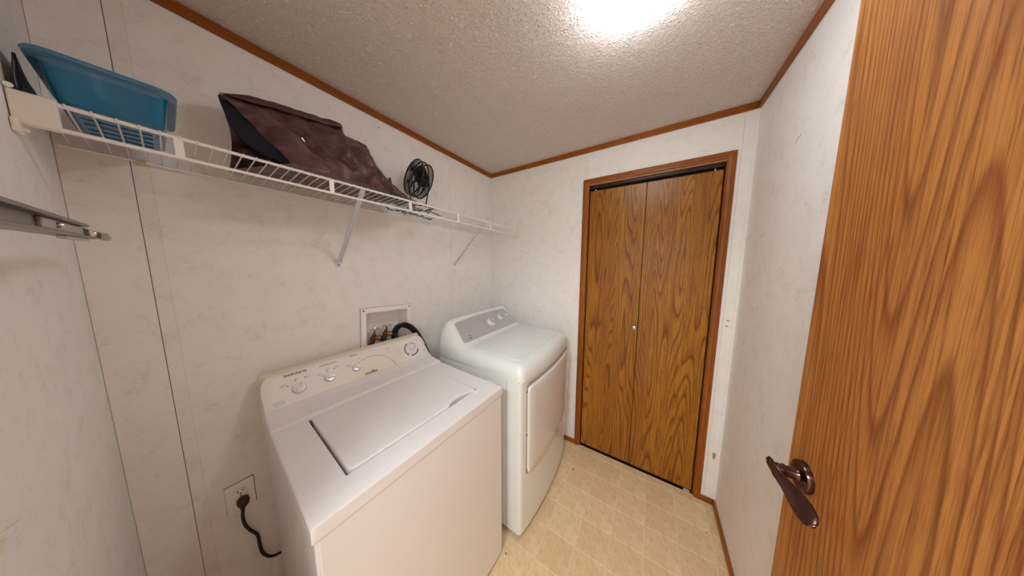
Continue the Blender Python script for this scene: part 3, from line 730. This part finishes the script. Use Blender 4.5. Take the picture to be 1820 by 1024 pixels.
rr=[.0165+.0035*(1 if k%2 else -1) for k in range(len(hp))]
# resample evenly so that the corrugations are regular
L=[0]
for a,b in zip(hp,hp[1:]): L.append(L[-1]+(b-a).length)
N=int(L[-1]/.0062); hq=[]; j=0
for k in range(N):
    s_=L[-1]*k/(N-1)
    while j<len(L)-2 and L[j+1]<s_: j+=1
    t=(s_-L[j])/(L[j+1]-L[j]); hq.append(hp[j].lerp(hp[j+1],t))
bm=B(); tube(bm,hq,[.0140+.0050*(1 if k%2 else -1) for k in range(N)],12)
tag(obj('drain_hose',bm,M_black,None,smooth=False),'black corrugated drain hose arching out of the hose box','hose')
for i,(y,z,lb) in enumerate(((-1.055,1.046,'brass collared black hose from the left supply valve'),(-.985,1.054,'brass collared black hose from the right supply valve'))):
    dx = .0 if i else .012
    bm=B(); tube(bm,smooth_path([(-.022,y,z),(.004,y+.008,z-.006),(.020,y+.004,z-.035),(.030,y-.012,z-.11),(.032,y-.02,z-.35)] if i else [(-.022,y,z),(-.006,y+.012,z-.010),(.012,y+.014,z-.040),(.026,y+.005,z-.11),(.030,y-.01,z-.35)],6),.0105,10); tag(obj('supply_hose',bm,M_cord,None,smooth=True),lb,'hose')

# ------------------------------------------------------------------ outlet and cord
ol = thing('power_outlet','white duplex wall outlet low on the left wall','outlet',(0,-1.6275,.576))
oc=(-1.6275,.576)
bm=B(); prism(bm,rrect(oc[0]-.036,oc[0]+.036,oc[1]-.058,oc[1]+.058,.004,3),lambda a,b:(0,a,b),lambda a,b:(.005,a,b)); obj('cover_plate',bm,M_plate,ol,bevel=.0015)
bm=B(); box(bm,.0002,.0012,oc[0]-.0365,oc[0]+.0378,oc[1]-.0585,oc[1]+.0595); obj('plate_shadow_line',bm,M_ink,ol)  # dark backing sheet draws a shadow line round the cover plate
for dz in (.020,-.020):
    bm=B(); poly=[(oc[0]+.0165*math.cos(a),oc[1]+dz+.0135*max(-.86,min(.86,math.sin(a)))) for a in [2*PI*k/28 for k in range(28)]]
    prism(bm,poly,lambda a,b:(.004,a,b),lambda a,b:(.0068,a,b)); s_=obj('socket',bm,M_plate,ol)
    bm=B(); tube(bm,[(.0053,y_,z_) for y_,z_ in poly],.0006,4,closed=True); obj('socket_outline',bm,M_ink2,s_)
    for dy,hh in ((-.0065,.0045),(.0065,.0038)):
        bm=B(); box(bm,.0066,.0071,oc[0]+dy-.0012,oc[0]+dy+.0012,oc[1]+dz+.002-hh,oc[1]+dz+.002+hh); obj('slot',bm,M_gap,s_)
    bm=B(); lathe(bm,[(.0025,0),(.0025,.0004)],(.0067,oc[0],oc[1]+dz-.0085),(1,0,0),10); obj('slot',bm,M_gap,s_)
bm=B(); lathe(bm,[(.003,0),(.003,.001),(0,.0015)],(.005,oc[0],oc[1]),(1,0,0),10); obj('screw',bm,M_steel,ol)
bm=B(); loft(bm,[[Vector((x,oc[0]+.0025+ry*math.cos(a),oc[1]-.018+dz+rz*math.sin(a))) for a in [2*PI*k/16 for k in range(16)]] for x,ry,rz,dz in ((.0069,.016,.0155,0),(.020,.017,.016,0),(.030,.0145,.014,-.004),(.036,.008,.008,-.008))])
_plug=bm
bm=B(); cp_=smooth_path([(.026,-1.626,.556),(.030,-1.629,.535),(.030,-1.632,.500),(.026,-1.629,.462),(.022,-1.617,.418),(.020,-1.603,.380),(.020,-1.601,.330),(.020,-1.596,.285),(.021,-1.580,.248),(.024,-1.555,.232),(.026,-1.51,.228),(.028,-1.46,.23)],6)
tube(bm,cp_,[max(.0050,.0125-.0022*k/2) for k in range(len(cp_))],10); pc=obj('power_cord',bm,M_cord,WA,smooth=True,label='black power cord plugged into the low wall outlet'); obj('plug',_plug,M_plug,pc,smooth=True,ang=50,label='round brown plug')

# ------------------------------------------------------------------ wire shelf
def ftop(y): return 1.8045-.0150*(y+1.80)
def btop(y): return 1.7965-.0235*(y+1.80)
SHF = thing('wire_shelf','white vinyl-coated wire shelf running along the left wall above the appliances','shelf',(0.15,-.9,1.79))
FX,BX = .302,.012; ya,yb=-1.822,-.012
def rod(name,x,fn,dz,rad):
    bm=B(); tube(bm,[(x,y,fn(y)+dz) for y in (ya,-1.2,-.6,yb)],rad,10); return obj(name,bm,M_wire,SHF,smooth=True)
rod('front_top_rod',FX,ftop,0,.0042); rod('front_lower_rod',FX,ftop,-.047,.0042); rod('back_rod',BX,btop,-.002,.0032)
rod('middle_rod',.165,lambda y:(ftop(y)+btop(y))/2,-.0052,.0022)
wm_=None
y=-1.806; k=0
while y < -.02:
    p0=Vector((FX+.002,y,ftop(y)+.0045)); p1_=Vector((BX-.004,y,btop(y)+.002))
    if wm_ is None:
        bm=B(); base=p0.copy(); pts=[Vector((.0045,0,-.006)),Vector((.003,0,-.001)),Vector((-.004,0,0)),p1_-p0]; tube(bm,pts,.0017,6)
        wm_=bpy.data.meshes.new('cross_wire'); bm.to_mesh(wm_); bm.free(); wm_.materials.append(M_wire); 
        for q in wm_.polygons: q.use_smooth=True
    o=bpy.data.objects.new('cross_wire',wm_); COL.objects.link(o); o.parent=SHF; o.location=p0-Vector((.15,-.9,1.79)); 
    d0=1.7965-1.8045-.0025; o.rotation_euler=(0,math.atan2(-((btop(y)-ftop(y)-.0025)-d0),-(BX-FX-.006))*-1,0)
    y+=.0256; k+=1
for y in (-1.655,-1.343,-1.030,-.717,-.400,-.060):
    bm=B(); box(bm,FX-.0015,FX+.0035,y-.007,y+.007,ftop(y)-.049,ftop(y)+.001); obj('spacer_strap',bm,M_wire,SHF,bevel=.001)
for y in (-1.712,-1.25,-.70,-.30):
    bm=B(); box(bm,0.0012,.016,y-.008,y+.008,btop(y)-.010,btop(y)+.004); obj('wall_clip',bm,M_cap if y>-1.7 else mat('yellowed_clip',(.62,.52,.33),.6),SHF,bevel=.002)
for (y,yt) in ((-1.240,-1.238),(-.478,-.470)):
    br = obj('brace',B(),None,SHF); 
    top=Vector((FX-.004,yt,ftop(yt)-.004)); ft=Vector((.010,y,1.498)); d=(ft-top)
    bm=B(); n_=Vector((0,1,0)); q=d.cross(n_).normalized()
    sec=[(-.008,0),(-.008,.010),(-.0065,.010),(-.0065,.0015),(.0065,.0015),(.0065,.010),(.008,.010),(.008,0)]
    loft(bm,[[p+n_*a-q*b*-1 for a,b in sec] for p in (top,ft)])
    box(bm,.001,.0035,y-.010,y+.010,1.470,1.500); box(bm,.001,.012,y-.0085,y+.0085,1.494,1.504)
    bm.transform(wmx(SHF).inverted()); bmesh.ops.recalc_face_normals(bm,faces=bm.faces[:]); bm.to_mesh(br.data); bm.free(); br.data.materials.append(M_bracket)
    bm=B(); lathe(bm,[(.004,0),(.004,.001),(.002,.0025),(0,.0025)],(.0035,y,1.482),(1,0,0),10); obj('screw',bm,M_steel,br,smooth=True)
# end bracket on the near wall: sleeve over both rods, foot below with screw ; small one at the far wall
bm=B(); prism(bm,rrect(ftop(-1.8)-.052,ftop(-1.8)+.007,-.010,.008,.004,3),lambda a,b:(FX+b,-1.8285,a),lambda a,b:(FX+b,-1.787,a)); eb=obj('end_sleeve',bm,M_cap,SHF,bevel=.002,label='cream white plastic end sleeve')
bm=B(); box(bm,FX-.012,FX+.016,-1.8295,-1.822,1.734,1.760); obj('sleeve_foot',bm,M_cap,eb,bevel=.003)
bm=B(); lathe(bm,[(.004,0),(.0045,.003),(.003,.005),(0,.0055)],(FX-.006,-1.822,1.743),(0,1,0),12); obj('screw',bm,M_cap,eb,smooth=True)
bm=B(); box(bm,FX-.010,FX+.012,-.004,-.0002,1.722,1.790); box(bm,FX-.006,FX+.008,-.028,-.004,1.727,1.783); obj('end_bracket',bm,M_cap,SHF,bevel=.002)
bm=B(); tube(bm,[(FX+.003,-1.826,ftop(-1.8)+.010),(FX+.012,-1.824,ftop(-1.8)+.011)],[.003,.0045],10); obj('rod_tip',bm,M_wire,SHF,smooth=True)

# ------------------------------------------------------------------ blue tub in clear film
tb = thing('blue_tub','blue plastic tub in clear film on the near end of the wire shelf','tub',(.19,-1.73,1.811))
def trect(x0,x1,y0,y1,z,r=.02,n=5): return [Vector((a,b,z)) for a,b in rrect(x0,x1,y0,y1,r,n)]
zb=1.8125; zr=1.897
bm=B(); loft(bm,[trect(.085,.298,-1.782,-1.678,zb,.012),trect(.078,.304,-1.788,-1.671,zb+.006,.018),trect(.062,.314,-1.797,-1.661,zr-.012,.022),trect(.060,.316,-1.798,-1.660,zr-.010,.022),trect(.048,.328,-1.809,-1.649,zr-.008,.028),trect(.046,.330,-1.811,-1.647,zr-.004,.029),trect(.048,.328,-1.809,-1.649,zr,.028),trect(.064,.312,-1.795,-1.663,zr-.001,.02),trect(.082,.300,-1.784,-1.675,zb+.008,.014)])
obj('tub_body',bm,M_tub,tb,smooth=True,ang=40)
for k in range(5):
    x=.105+.036*k; bm=B(); box(bm,x,x+.018,-1.772,-1.688,zb-.0022,zb+.001); obj('base_rib',bm,M_tub,tb,bevel=.001)
bm=B(); rg=[]
for s_,z,e in ((0,zr+.001,.006),(1,zr-.008,.009),(2,zr-.024,.005)):
    pts=trect(.046-e,.330+e,-1.8115-e*.5,-1.646+e*1.3,z,.03)
    rg.append([Vector((p.x-(0 if s_<2 else (p.x-.19)*.05),p.y-(0 if s_<2 else (p.y+1.73)*.05),p.z+.003*math.sin(i*1.3))) for i,p in enumerate(pts)])
loft(bm,rg,cap=False); obj('clear_film',bm,M_film,tb,smooth=True,label='crinkled clear plastic film')
bm=B()
for i in range(6):
    for j in range(5):
        pass
vv=[[bm.verts.new((.09+.20*i/8,-1.8225+.0012*math.sin(i*1.1+j)+.003*j/5,1.811+(.018+.056*(i/8)**1.1)*j/5+.0015*math.sin(i*2.1))) for j in range(6)] for i in range(9)]
for i in range(8):
    for j in range(5): bm.faces.new((vv[i][j],vv[i+1][j],vv[i+1][j+1],vv[i][j+1]))
o=obj('dark_sheet',bm,M_dark,None,smooth=True); sol=o.modifiers.new('s','SOLIDIFY'); sol.thickness=.003  # thin dark sheet beside the tub
tag(o,'dark shiny thin sheet squeezed between near wall and blue tub','bag')

# ------------------------------------------------------------------ plum leatherette bag
bag = thing('plum_bag','dark plum leatherette bag slumped open across the wire shelf','bag',(.17,-1.30,1.812))
def lerp_tab(tab,u):
    for (a,*p),(b,*q) in zip(tab,tab[1:]):
        if u<=b: t=(u-a)/(b-a); return Vector([x+(y-x)*t for x,y in zip(p,q)])
    return Vector(tab[-1][1:])
RID=[(0,.125,-1.560,2.030),(.10,.130,-1.50,2.045),(.25,.130,-1.41,2.062),(.42,.130,-1.31,2.075),(.56,.135,-1.232,2.090),(.585,.135,-1.222,2.058),(.68,.13,-1.155,2.058),(.72,.13,-1.130,2.055),(.745,.13,-1.120,2.018),(.80,.13,-1.092,1.962),(.87,.14,-1.045,1.915),(.94,.17,-.985,1.862),(1,.20,-.945,1.823)]
FRT=[(0,.314,-1.452,1.815),(.10,.317,-1.425,1.802),(.30,.318,-1.36,1.800),(.5,.316,-1.28,1.803),(.7,.312,-1.19,1.812),(.85,.30,-1.10,1.814),(1,.26,-.96,1.812)]
BCK=[(0,.045,-1.552,1.812),(.5,.035,-1.30,1.812),(.8,.04,-1.12,1.812),(1,.14,-.965,1.812)]
def bag_pt(u,v,off=0):
    R=lerp_tab(RID,u); F=lerp_tab(FRT,u); K=lerp_tab(BCK,u)
    if v<.30:
        t=v/.30; p=K.lerp(R,t); p.x-=.03*math.sin(PI*t)*(1-u*.6); p.y+=.018*math.sin(PI*t)*max(0,1-u*4); nrm=Vector((-1,0,0)); amp=math.sin(PI*t)
    elif v<.75:
        t=(v-.30)/.45; p=R.lerp(F,t); amp=math.sin(PI*t)**.7
        bul=.026*math.sin(PI*t)*(1-.5*u)*min(1,.15+u*6); nrm=Vector((.75,-.1,.65)); p+=nrm*bul
        
    else:
        t=(v-.75)/.25; U=K+Vector((.03,0,.0)); p=F.lerp(U,t); p.z=1.812+.001; nrm=Vector((0,0,1)); amp=0
        if u<.35: p.y=F.y+(U.y-F.y)*t
    w=noise.noise(Vector((p.y*9+p.z*7,p.x*6,3)))*.020+noise.noise(Vector((p.y*24-p.z*18,p.x*20,p.z*10)))*.012
    fold=math.sin((p.y*.9+ (2.05-p.z)*-.7)*62+noise.noise(Vector((p.y*6,p.z*6,1)))*4)*.0095*(.3+u)
    fold+=math.sin((p.y*1.0+(2.05-p.z)*-1.15)*155+noise.noise(Vector((p.y*9,p.z*9,7)))*5)*.0035*max(0,noise.noise(Vector((p.y*7,p.z*7,4)))+.45)
    p=p+nrm*(w+fold)*amp
    if off: 
        c=Vector(((R.x+F.x+K.x)/3,(R.y+F.y+K.y)/3,(R.z+F.z+K.z)/3)); p=p.lerp(c,off)
    p.z=max(p.z,1.8118 if v<.62 or v>.80 else p.z); p.x=max(p.x,.012)
    return p
def bag_surface(name,m,off,nu=90,nv=84,parent=None,u1=1.0):
    bm=B(); V=[[bm.verts.new(bag_pt(u1*i/nu,j/nv,off)) for j in range(nv)] for i in range(nu+1)]
    for i in range(nu):
        for j in range(nv): bm.faces.new((V[i][j],V[i+1][j],V[i+1][(j+1)%nv],V[i][(j+1)%nv]))
    bm.faces.new(V[-1]); return obj(name,bm,m,parent,smooth=True,ang=70)
sh=bag_surface('outer_shell',M_leather,0,parent=bag)
bm=B(); V=[]
for j in range(25):
    t=j/24; R=lerp_tab(RID,0); F=lerp_tab(FRT,0); row=[]
    for i in range(7):
        q=i/6; e=R.lerp(F,t); w=.017*math.sin(PI*min(1,t*1.02))**.7
        p=e+Vector((-.018-.05*q*math.sin(PI*t),-w*q*.75+.02*(1-q),-.030*q*math.sin(PI*t)))+Vector((0,0,.006*noise.noise(Vector((t*9,q*3,2)))))
        p.z=max(p.z,1.8125); row.append(bm.verts.new(p))
    V.append(row)
for j in range(24):
    for i in range(6): bm.faces.new((V[j][i],V[j+1][i],V[j+1][i+1],V[j][i+1]))
o=obj('lining',bm,M_navy,bag,smooth=True,ang=70,label='navy blue lining inside the open end'); sol=o.modifiers.new('s','SOLIDIFY'); sol.thickness=.003
# rolled hem along the ridge
bm=B(); ring=[]
for i in range(60):
    u=i/59*.565; p=lerp_tab(RID,u); a0=p+Vector((-.010,0,.003)); w=.030+.008*noise.noise(Vector((u*14,1,1))); q=noise.noise(Vector((u*22,5,2)))*.006
    k_=min(1,.05+u*9)*min(1,.3+(.565-u)*14); ring.append([p+Vector(o_)*k_ for o_ in ((-.010,0,.003),(-.002,0,.011+q),(.020+q,0,.004),(.012+w*.8,0,-w*.75),(.006+w*.75,0,-w*.78),(.004,0,-.010))])
loft(bm,ring); obj('rolled_hem',bm,M_leather,bag,smooth=True,ang=60)
bm=B(); 
tube(bm,[(.322,-1.145,1.83),(.322,-1.135,1.850),(.305,-1.125,1.868),(.29,-1.115,1.85),(.30,-1.108,1.825)],.006,8); obj('strap_loop',bm,M_leather,bag,smooth=True)
bm=B(); tube(bm,[(.267,-1.405,1.925),(.266,-1.398,1.915)],.0025,6); obj('metal_stud',bm,M_chrome,bag,smooth=True)

# ------------------------------------------------------------------ fan
FC=Vector((.150,-.872,1.972)); FA=Vector((-.06,-.97,.16)).normalized(); FR=.098
fan = thing('desk_fan','small black desk fan with mesh cage beside the plum bag on the wire shelf','fan',(.15,-.87,1.808))
fx_,fy_=frame_for(FA)
def fp_(a,rad,h): return FC+FA*h+fx_*math.cos(a)*rad+fy_*math.sin(a)*rad
bm=B()
for h in (.030,-.030): tube(bm,[fp_(2*PI*k/40,FR,h) for k in range(40)],.0042,6,closed=True)
tube(bm,[fp_(2*PI*k/40,FR+.001,0) for k in range(40)],.004,6,closed=True); obj('rim_ring',bm,M_black,fan,smooth=True)
def cage(sign):
    bm=B()
    for k in range(54):
        a=2*PI*k/54; pts=[]
        for j in range(6):
            t=j/5; rad=FR*(1-t)+.022*t; h=sign*(.030*(1-t**3)+ .030 + .012*math.sin(PI*t/2) -.030*(1-t**3)) if False else sign*(.030+.016*math.sin(PI/2*t))
            pts.append(fp_(a+(.25*t),rad,h))
        pts=[fp_(a,FR,0)]+pts; tube(bm,pts,.0010,4,cap=False)
    for rad in (.045,.065,.082):
        t=(FR-rad)/(FR-.022); tube(bm,[fp_(2*PI*k/36,rad,sign*(.030+.016*math.sin(PI/2*t))) for k in range(36)],.0009,4,closed=True)
    return bm
obj('front_grille',cage(1),M_blackm,fan); obj('rear_grille',cage(-1),M_blackm,fan)
bm=B(); lathe(bm,[(.026,.043),(.026,.048),(.022,.050),(0,.051)],FC,FA,28); obj('grille_badge',bm,M_hub,fan,smooth=True)
bm=B(); lathe(bm,[(.024,-.055),(.030,-.045),(.030,-.012),(.018,0),(.018,.012),(.010,.018),(0,.019)],FC,FA,24); obj('motor',bm,M_black,fan,smooth=True)
for k in range(4):
    bm=B(); a=2*PI*k/4+.4; rings=[]
    for j in range(6):
        t=j/5; rad=.015+.070*t; wv=.5+.25*t
        row=[]
        for s_ in range(5):
            aa=a+(s_/4-.5)*wv*2*.75; row.append(fp_(aa,rad,.006+(s_/4-.5)*.024))
        rings.append(row)
    V=[[bm.verts.new(p) for p in rw] for rw in rings]
    for i in range(5):
        for j in range(4): bm.faces.new((V[i][j],V[i+1][j],V[i+1][j+1],V[i][j+1]))
    o=obj('blade',bm,M_black,fan,smooth=True); sol=o.modifiers.new('s','SOLIDIFY'); sol.thickness=.0015
zs=1.8085
bm=B(); side=Vector((FA.y,-FA.x,0)).normalized()
bl=[FC+side*.104, FC+side*.104+Vector((0,0,-.06)), FC+side*.075+Vector((0,0,-.115)), FC+side*.05+Vector((0,0,-.158))]
for sg in (1,-1):
    S_=side*sg
    tube(bm,smooth_path([FC+S_*.100,FC+S_*.106+Vector((0,0,-.04)),FC+S_*.085+Vector((0,0,-.100)),FC+S_*.060+FA*.0+Vector((0,0,zs-FC.z+.004))],5),.0035,8)
obj('yoke',bm,M_black,fan,smooth=True)
bm=B(); a1=FA.xy.normalized(); a1=Vector((a1.x,a1.y,0))
lp=[Vector((FC.x,FC.y,zs+.004))+side*c_*.070+a1*s_*.060 for c_,s_ in [(math.cos(2*PI*k/24),math.sin(2*PI*k/24)) for k in range(24)]]
tube(bm,lp,.004,8,closed=True); obj('base_loop',bm,M_black,fan,smooth=True)

# ------------------------------------------------------------------ black script word-art sign lying on shelf
sg = thing('script_sign','black cut-out script sign lying flat on the wire shelf below the fan','sign',(.18,-.97,1.808))
def stroke(pts,w0,w1,name='letter_stroke'):
    P=smooth_path([(x,y,0) for x,y in pts],6); n=len(P); L=[];R=[]
    for i,p in enumerate(P):
        d=(P[min(i+1,n-1)]-P[max(i-1,0)]).normalized(); q=Vector((-d.y,d.x,0)); w=(w0+(w1-w0)*math.sin(PI*i/(n-1)))/2
        L.append(p+q*w); R.append(p-q*w)
    bm=B(); zz=lambda p:(ftop(p.y)*(p.x/.3)+btop(p.y)*(1-p.x/.3))+.0068
    loft(bm,[[Vector((a.x,a.y,zz(a))),Vector((b.x,b.y,zz(b))),Vector((b.x,b.y,zz(b)+.002)),Vector((a.x,a.y,zz(a)+.002))] for a,b in zip(L,R)])
    return obj(name,bm,M_black,sg)
for pts,w0,w1 in (
    ([(.225,-1.17),(.210,-1.13),(.235,-1.10),(.272,-1.10)],.004,.014),
    ([(.190,-1.10),(.240,-1.085),(.280,-1.06),(.285,-1.04)],.005,.016),
    ([(.282,-1.045),(.240,-1.055),(.215,-1.04),(.232,-1.01),(.278,-1.00)],.004,.013),
    ([(.185,-1.035),(.175,-1.02),(.205,-1.00),(.222,-1.02)],.004,.010),
    ([(.278,-1.0),(.235,-.985),(.205,-.96),(.200,-.93),(.192,-.89),(.182,-.85),(.172,-.83)],.005,.009),
    ([(.175,-.84),(.205,-.850),(.245,-.862),(.270,-.858),(.278,-.875),(.262,-.895)],.005,.014),
    ([(.288,-.95),(.275,-.92),(.268,-.89),(.255,-.87)],.006,.014),
    ([(.20,-.84),(.190,-.80),(.175,-.76),(.165,-.735)],.004,.008),
    ([(.130,-1.065),(.095,-1.03),(.062,-1.00),(.075,-.972),(.112,-.985),(.128,-1.00)],.004,.009),
    ([(.070,-.975),(.085,-.955),(.112,-.948),(.095,-.935),(.062,-.92),(.070,-.90)],.006,.013),
    ([(.070,-.90),(.102,-.902),(.080,-.885),(.066,-.865),(.098,-.862)],.005,.012),
    ([(.098,-.862),(.072,-.84),(.066,-.815),(.086,-.81),(.062,-.79)],.005,.011),
    ([(.062,-.79),(.055,-.76),(.066,-.735),(.030,-.72)],.005,.014),
    ([(.296,-1.21),(.294,-1.18),(.298,-1.14)],.006,.013),
    ([(.298,-1.14),(.292,-1.10),(.302,-1.06)],.005,.012)): stroke(pts,w0*1.8,w1*1.9)

# ------------------------------------------------------------------ metal arm and hook on the near wall
ar = thing('metal_arm_bracket','worn galvanised folding arm sticking out from the near left wall','bracket',(.5,-1.765,1.54))
ay=-1.765
def az(x): return 1.5305+.0185*(.88-x)/.62
def bar(name,x0,x1,h,d,m,dy=0,dz=0,bev=.0015,h1=None):
    bm=B(); h1=h1 or h
    v=[Vector((x,ay+dy+sy*d/2,az(x)+dz+sz*hh/2)) for x,hh in ((x0,h),(x1,h1)) for sy,sz in ((-1,-1),(1,-1),(1,1),(-1,1))]
    V=[bm.verts.new(p) for p in v]
    for q in ((3,2,1,0),(4,5,6,7),(0,1,5,4),(1,2,6,5),(2,3,7,6),(3,0,4,7)): bm.faces.new([V[i] for i in q])
    return obj(name,bm,m,ar,bevel=bev)
bar('outer_channel',.95,.60,.004,.018,M_steel,0,.0085); bar('outer_channel',.95,.55,.004,.018,M_steel,0,-.0085); bar('channel_web',.95,.60,.019,.003,M_steel,-.001,0)
bar('slide_plate',.80,.60,.012,.004,M_steel2,.002,.0); bar('inner_bar',.62,.40,.0155,.010,M_steel,-.004,0,h1=.013)
bar('guide_plate',.60,.53,.0115,.003,M_gap,.0015,0); bar('guide_block',.545,.505,.009,.005,mat('pale_steel',(.75,.74,.72),.3,.6),.003,0); bar('guide_slot',.495,.42,.009,.002,M_gap,.002,.0)
bar('end_tab',.42,.335,.0125,.006,mat('olive_grey_steel',(.34,.32,.25),.5,.5),.0,0); bar('end_collar',.345,.325,.0150,.009,M_steel2,.0,0); bar('end_tip',.325,.262,.0130,.004,mat('tarnished_steel',(.36,.34,.28),.45,.5),.0,-.001,.0018,h1=.0095)
bar('lower_bar',.74,.60,.0045,.006,M_steel2,.004,-.0125)
for x in (.75,.53): 
    bm=B(); lathe(bm,[(.0032,0),(.0032,.002),(.002,.004),(0,.0042)],(x,ay+.004,az(x)),(0,1,0),12); obj('rivet',bm,M_chrome,ar,smooth=True)
bm=B(); box(bm,.69,.73,-1.83,ay-.003,az(.70)-.006,az(.70)+.006); box(bm,.67,.75,-1.83,-1.827,az(.70)-.022,az(.70)+.022); obj('wall_mount',bm,M_steel,ar,bevel=.001)
hk = thing('coat_hook','small cream plastic hook on the near wall at lower left','hook',(.785,-1.83,1.20))
bm=B(); box(bm,.776,.796,-1.8298,-1.827,1.178,1.212); obj('hook_plate',bm,M_cap,hk,bevel=.001)
bm=B(); tube(bm,smooth_path([(.786,-1.828,1.192),(.787,-1.820,1.200),(.786,-1.815,1.216)],4),.0045,10); obj('hook_post',bm,M_cap,hk,smooth=True)
bm=B(); rings=[]
for x,y_,z,w,hh in ((.805,-1.8150,1.228,.003,.003),(.800,-1.8150,1.227,.0035,.0045),(.780,-1.8155,1.2215,.0035,.0048),(.755,-1.8165,1.2115,.0035,.0046),(.735,-1.8170,1.2035,.0033,.0042),(.727,-1.8175,1.2005,.002,.0025)):
    rings.append([Vector((x,y_+w*math.cos(a),z+hh*math.sin(a))) for a in [2*PI*k/12 for k in range(12)]])
loft(bm,rings); obj('hook_arm',bm,M_cap,hk,smooth=True)

# ------------------------------------------------------------------ crumbs on the floor
def crumb(x,y,rad,m,label,s=0):
    rnd=random.Random(s); bm=B(); bmesh.ops.create_icosphere(bm,subdivisions=1,radius=rad)
    for v in bm.verts: v.co*=rnd.uniform(.6,1.2); v.co.z=max(v.co.z*.6,-rad*.35)
    z0=min(v.co.z for v in bm.verts); bm.transform(Matrix.Translation((x,y,-z0)))
    tag(obj('crumb',bm,m),label,'debris')
M_cr=mat('brown_crumb',(.28,.17,.08),.8); M_cr2=mat('plum_scrap',(.10,.03,.07),.7)
crumb(.922,-.243,.006,M_cr2,'dark plum scrap on the tiles near the dryer front',1)
crumb(.772,-.895,.006,M_cr,'brown crumb on the floor between washer and dryer',2)
crumb(.760,-.872,.003,M_cr,'tiny brown crumb against the washer side on floor',3)
crumb(1.662,-.215,.0035,M_cr2,'tiny dark bit on the floor at right baseboard',4)
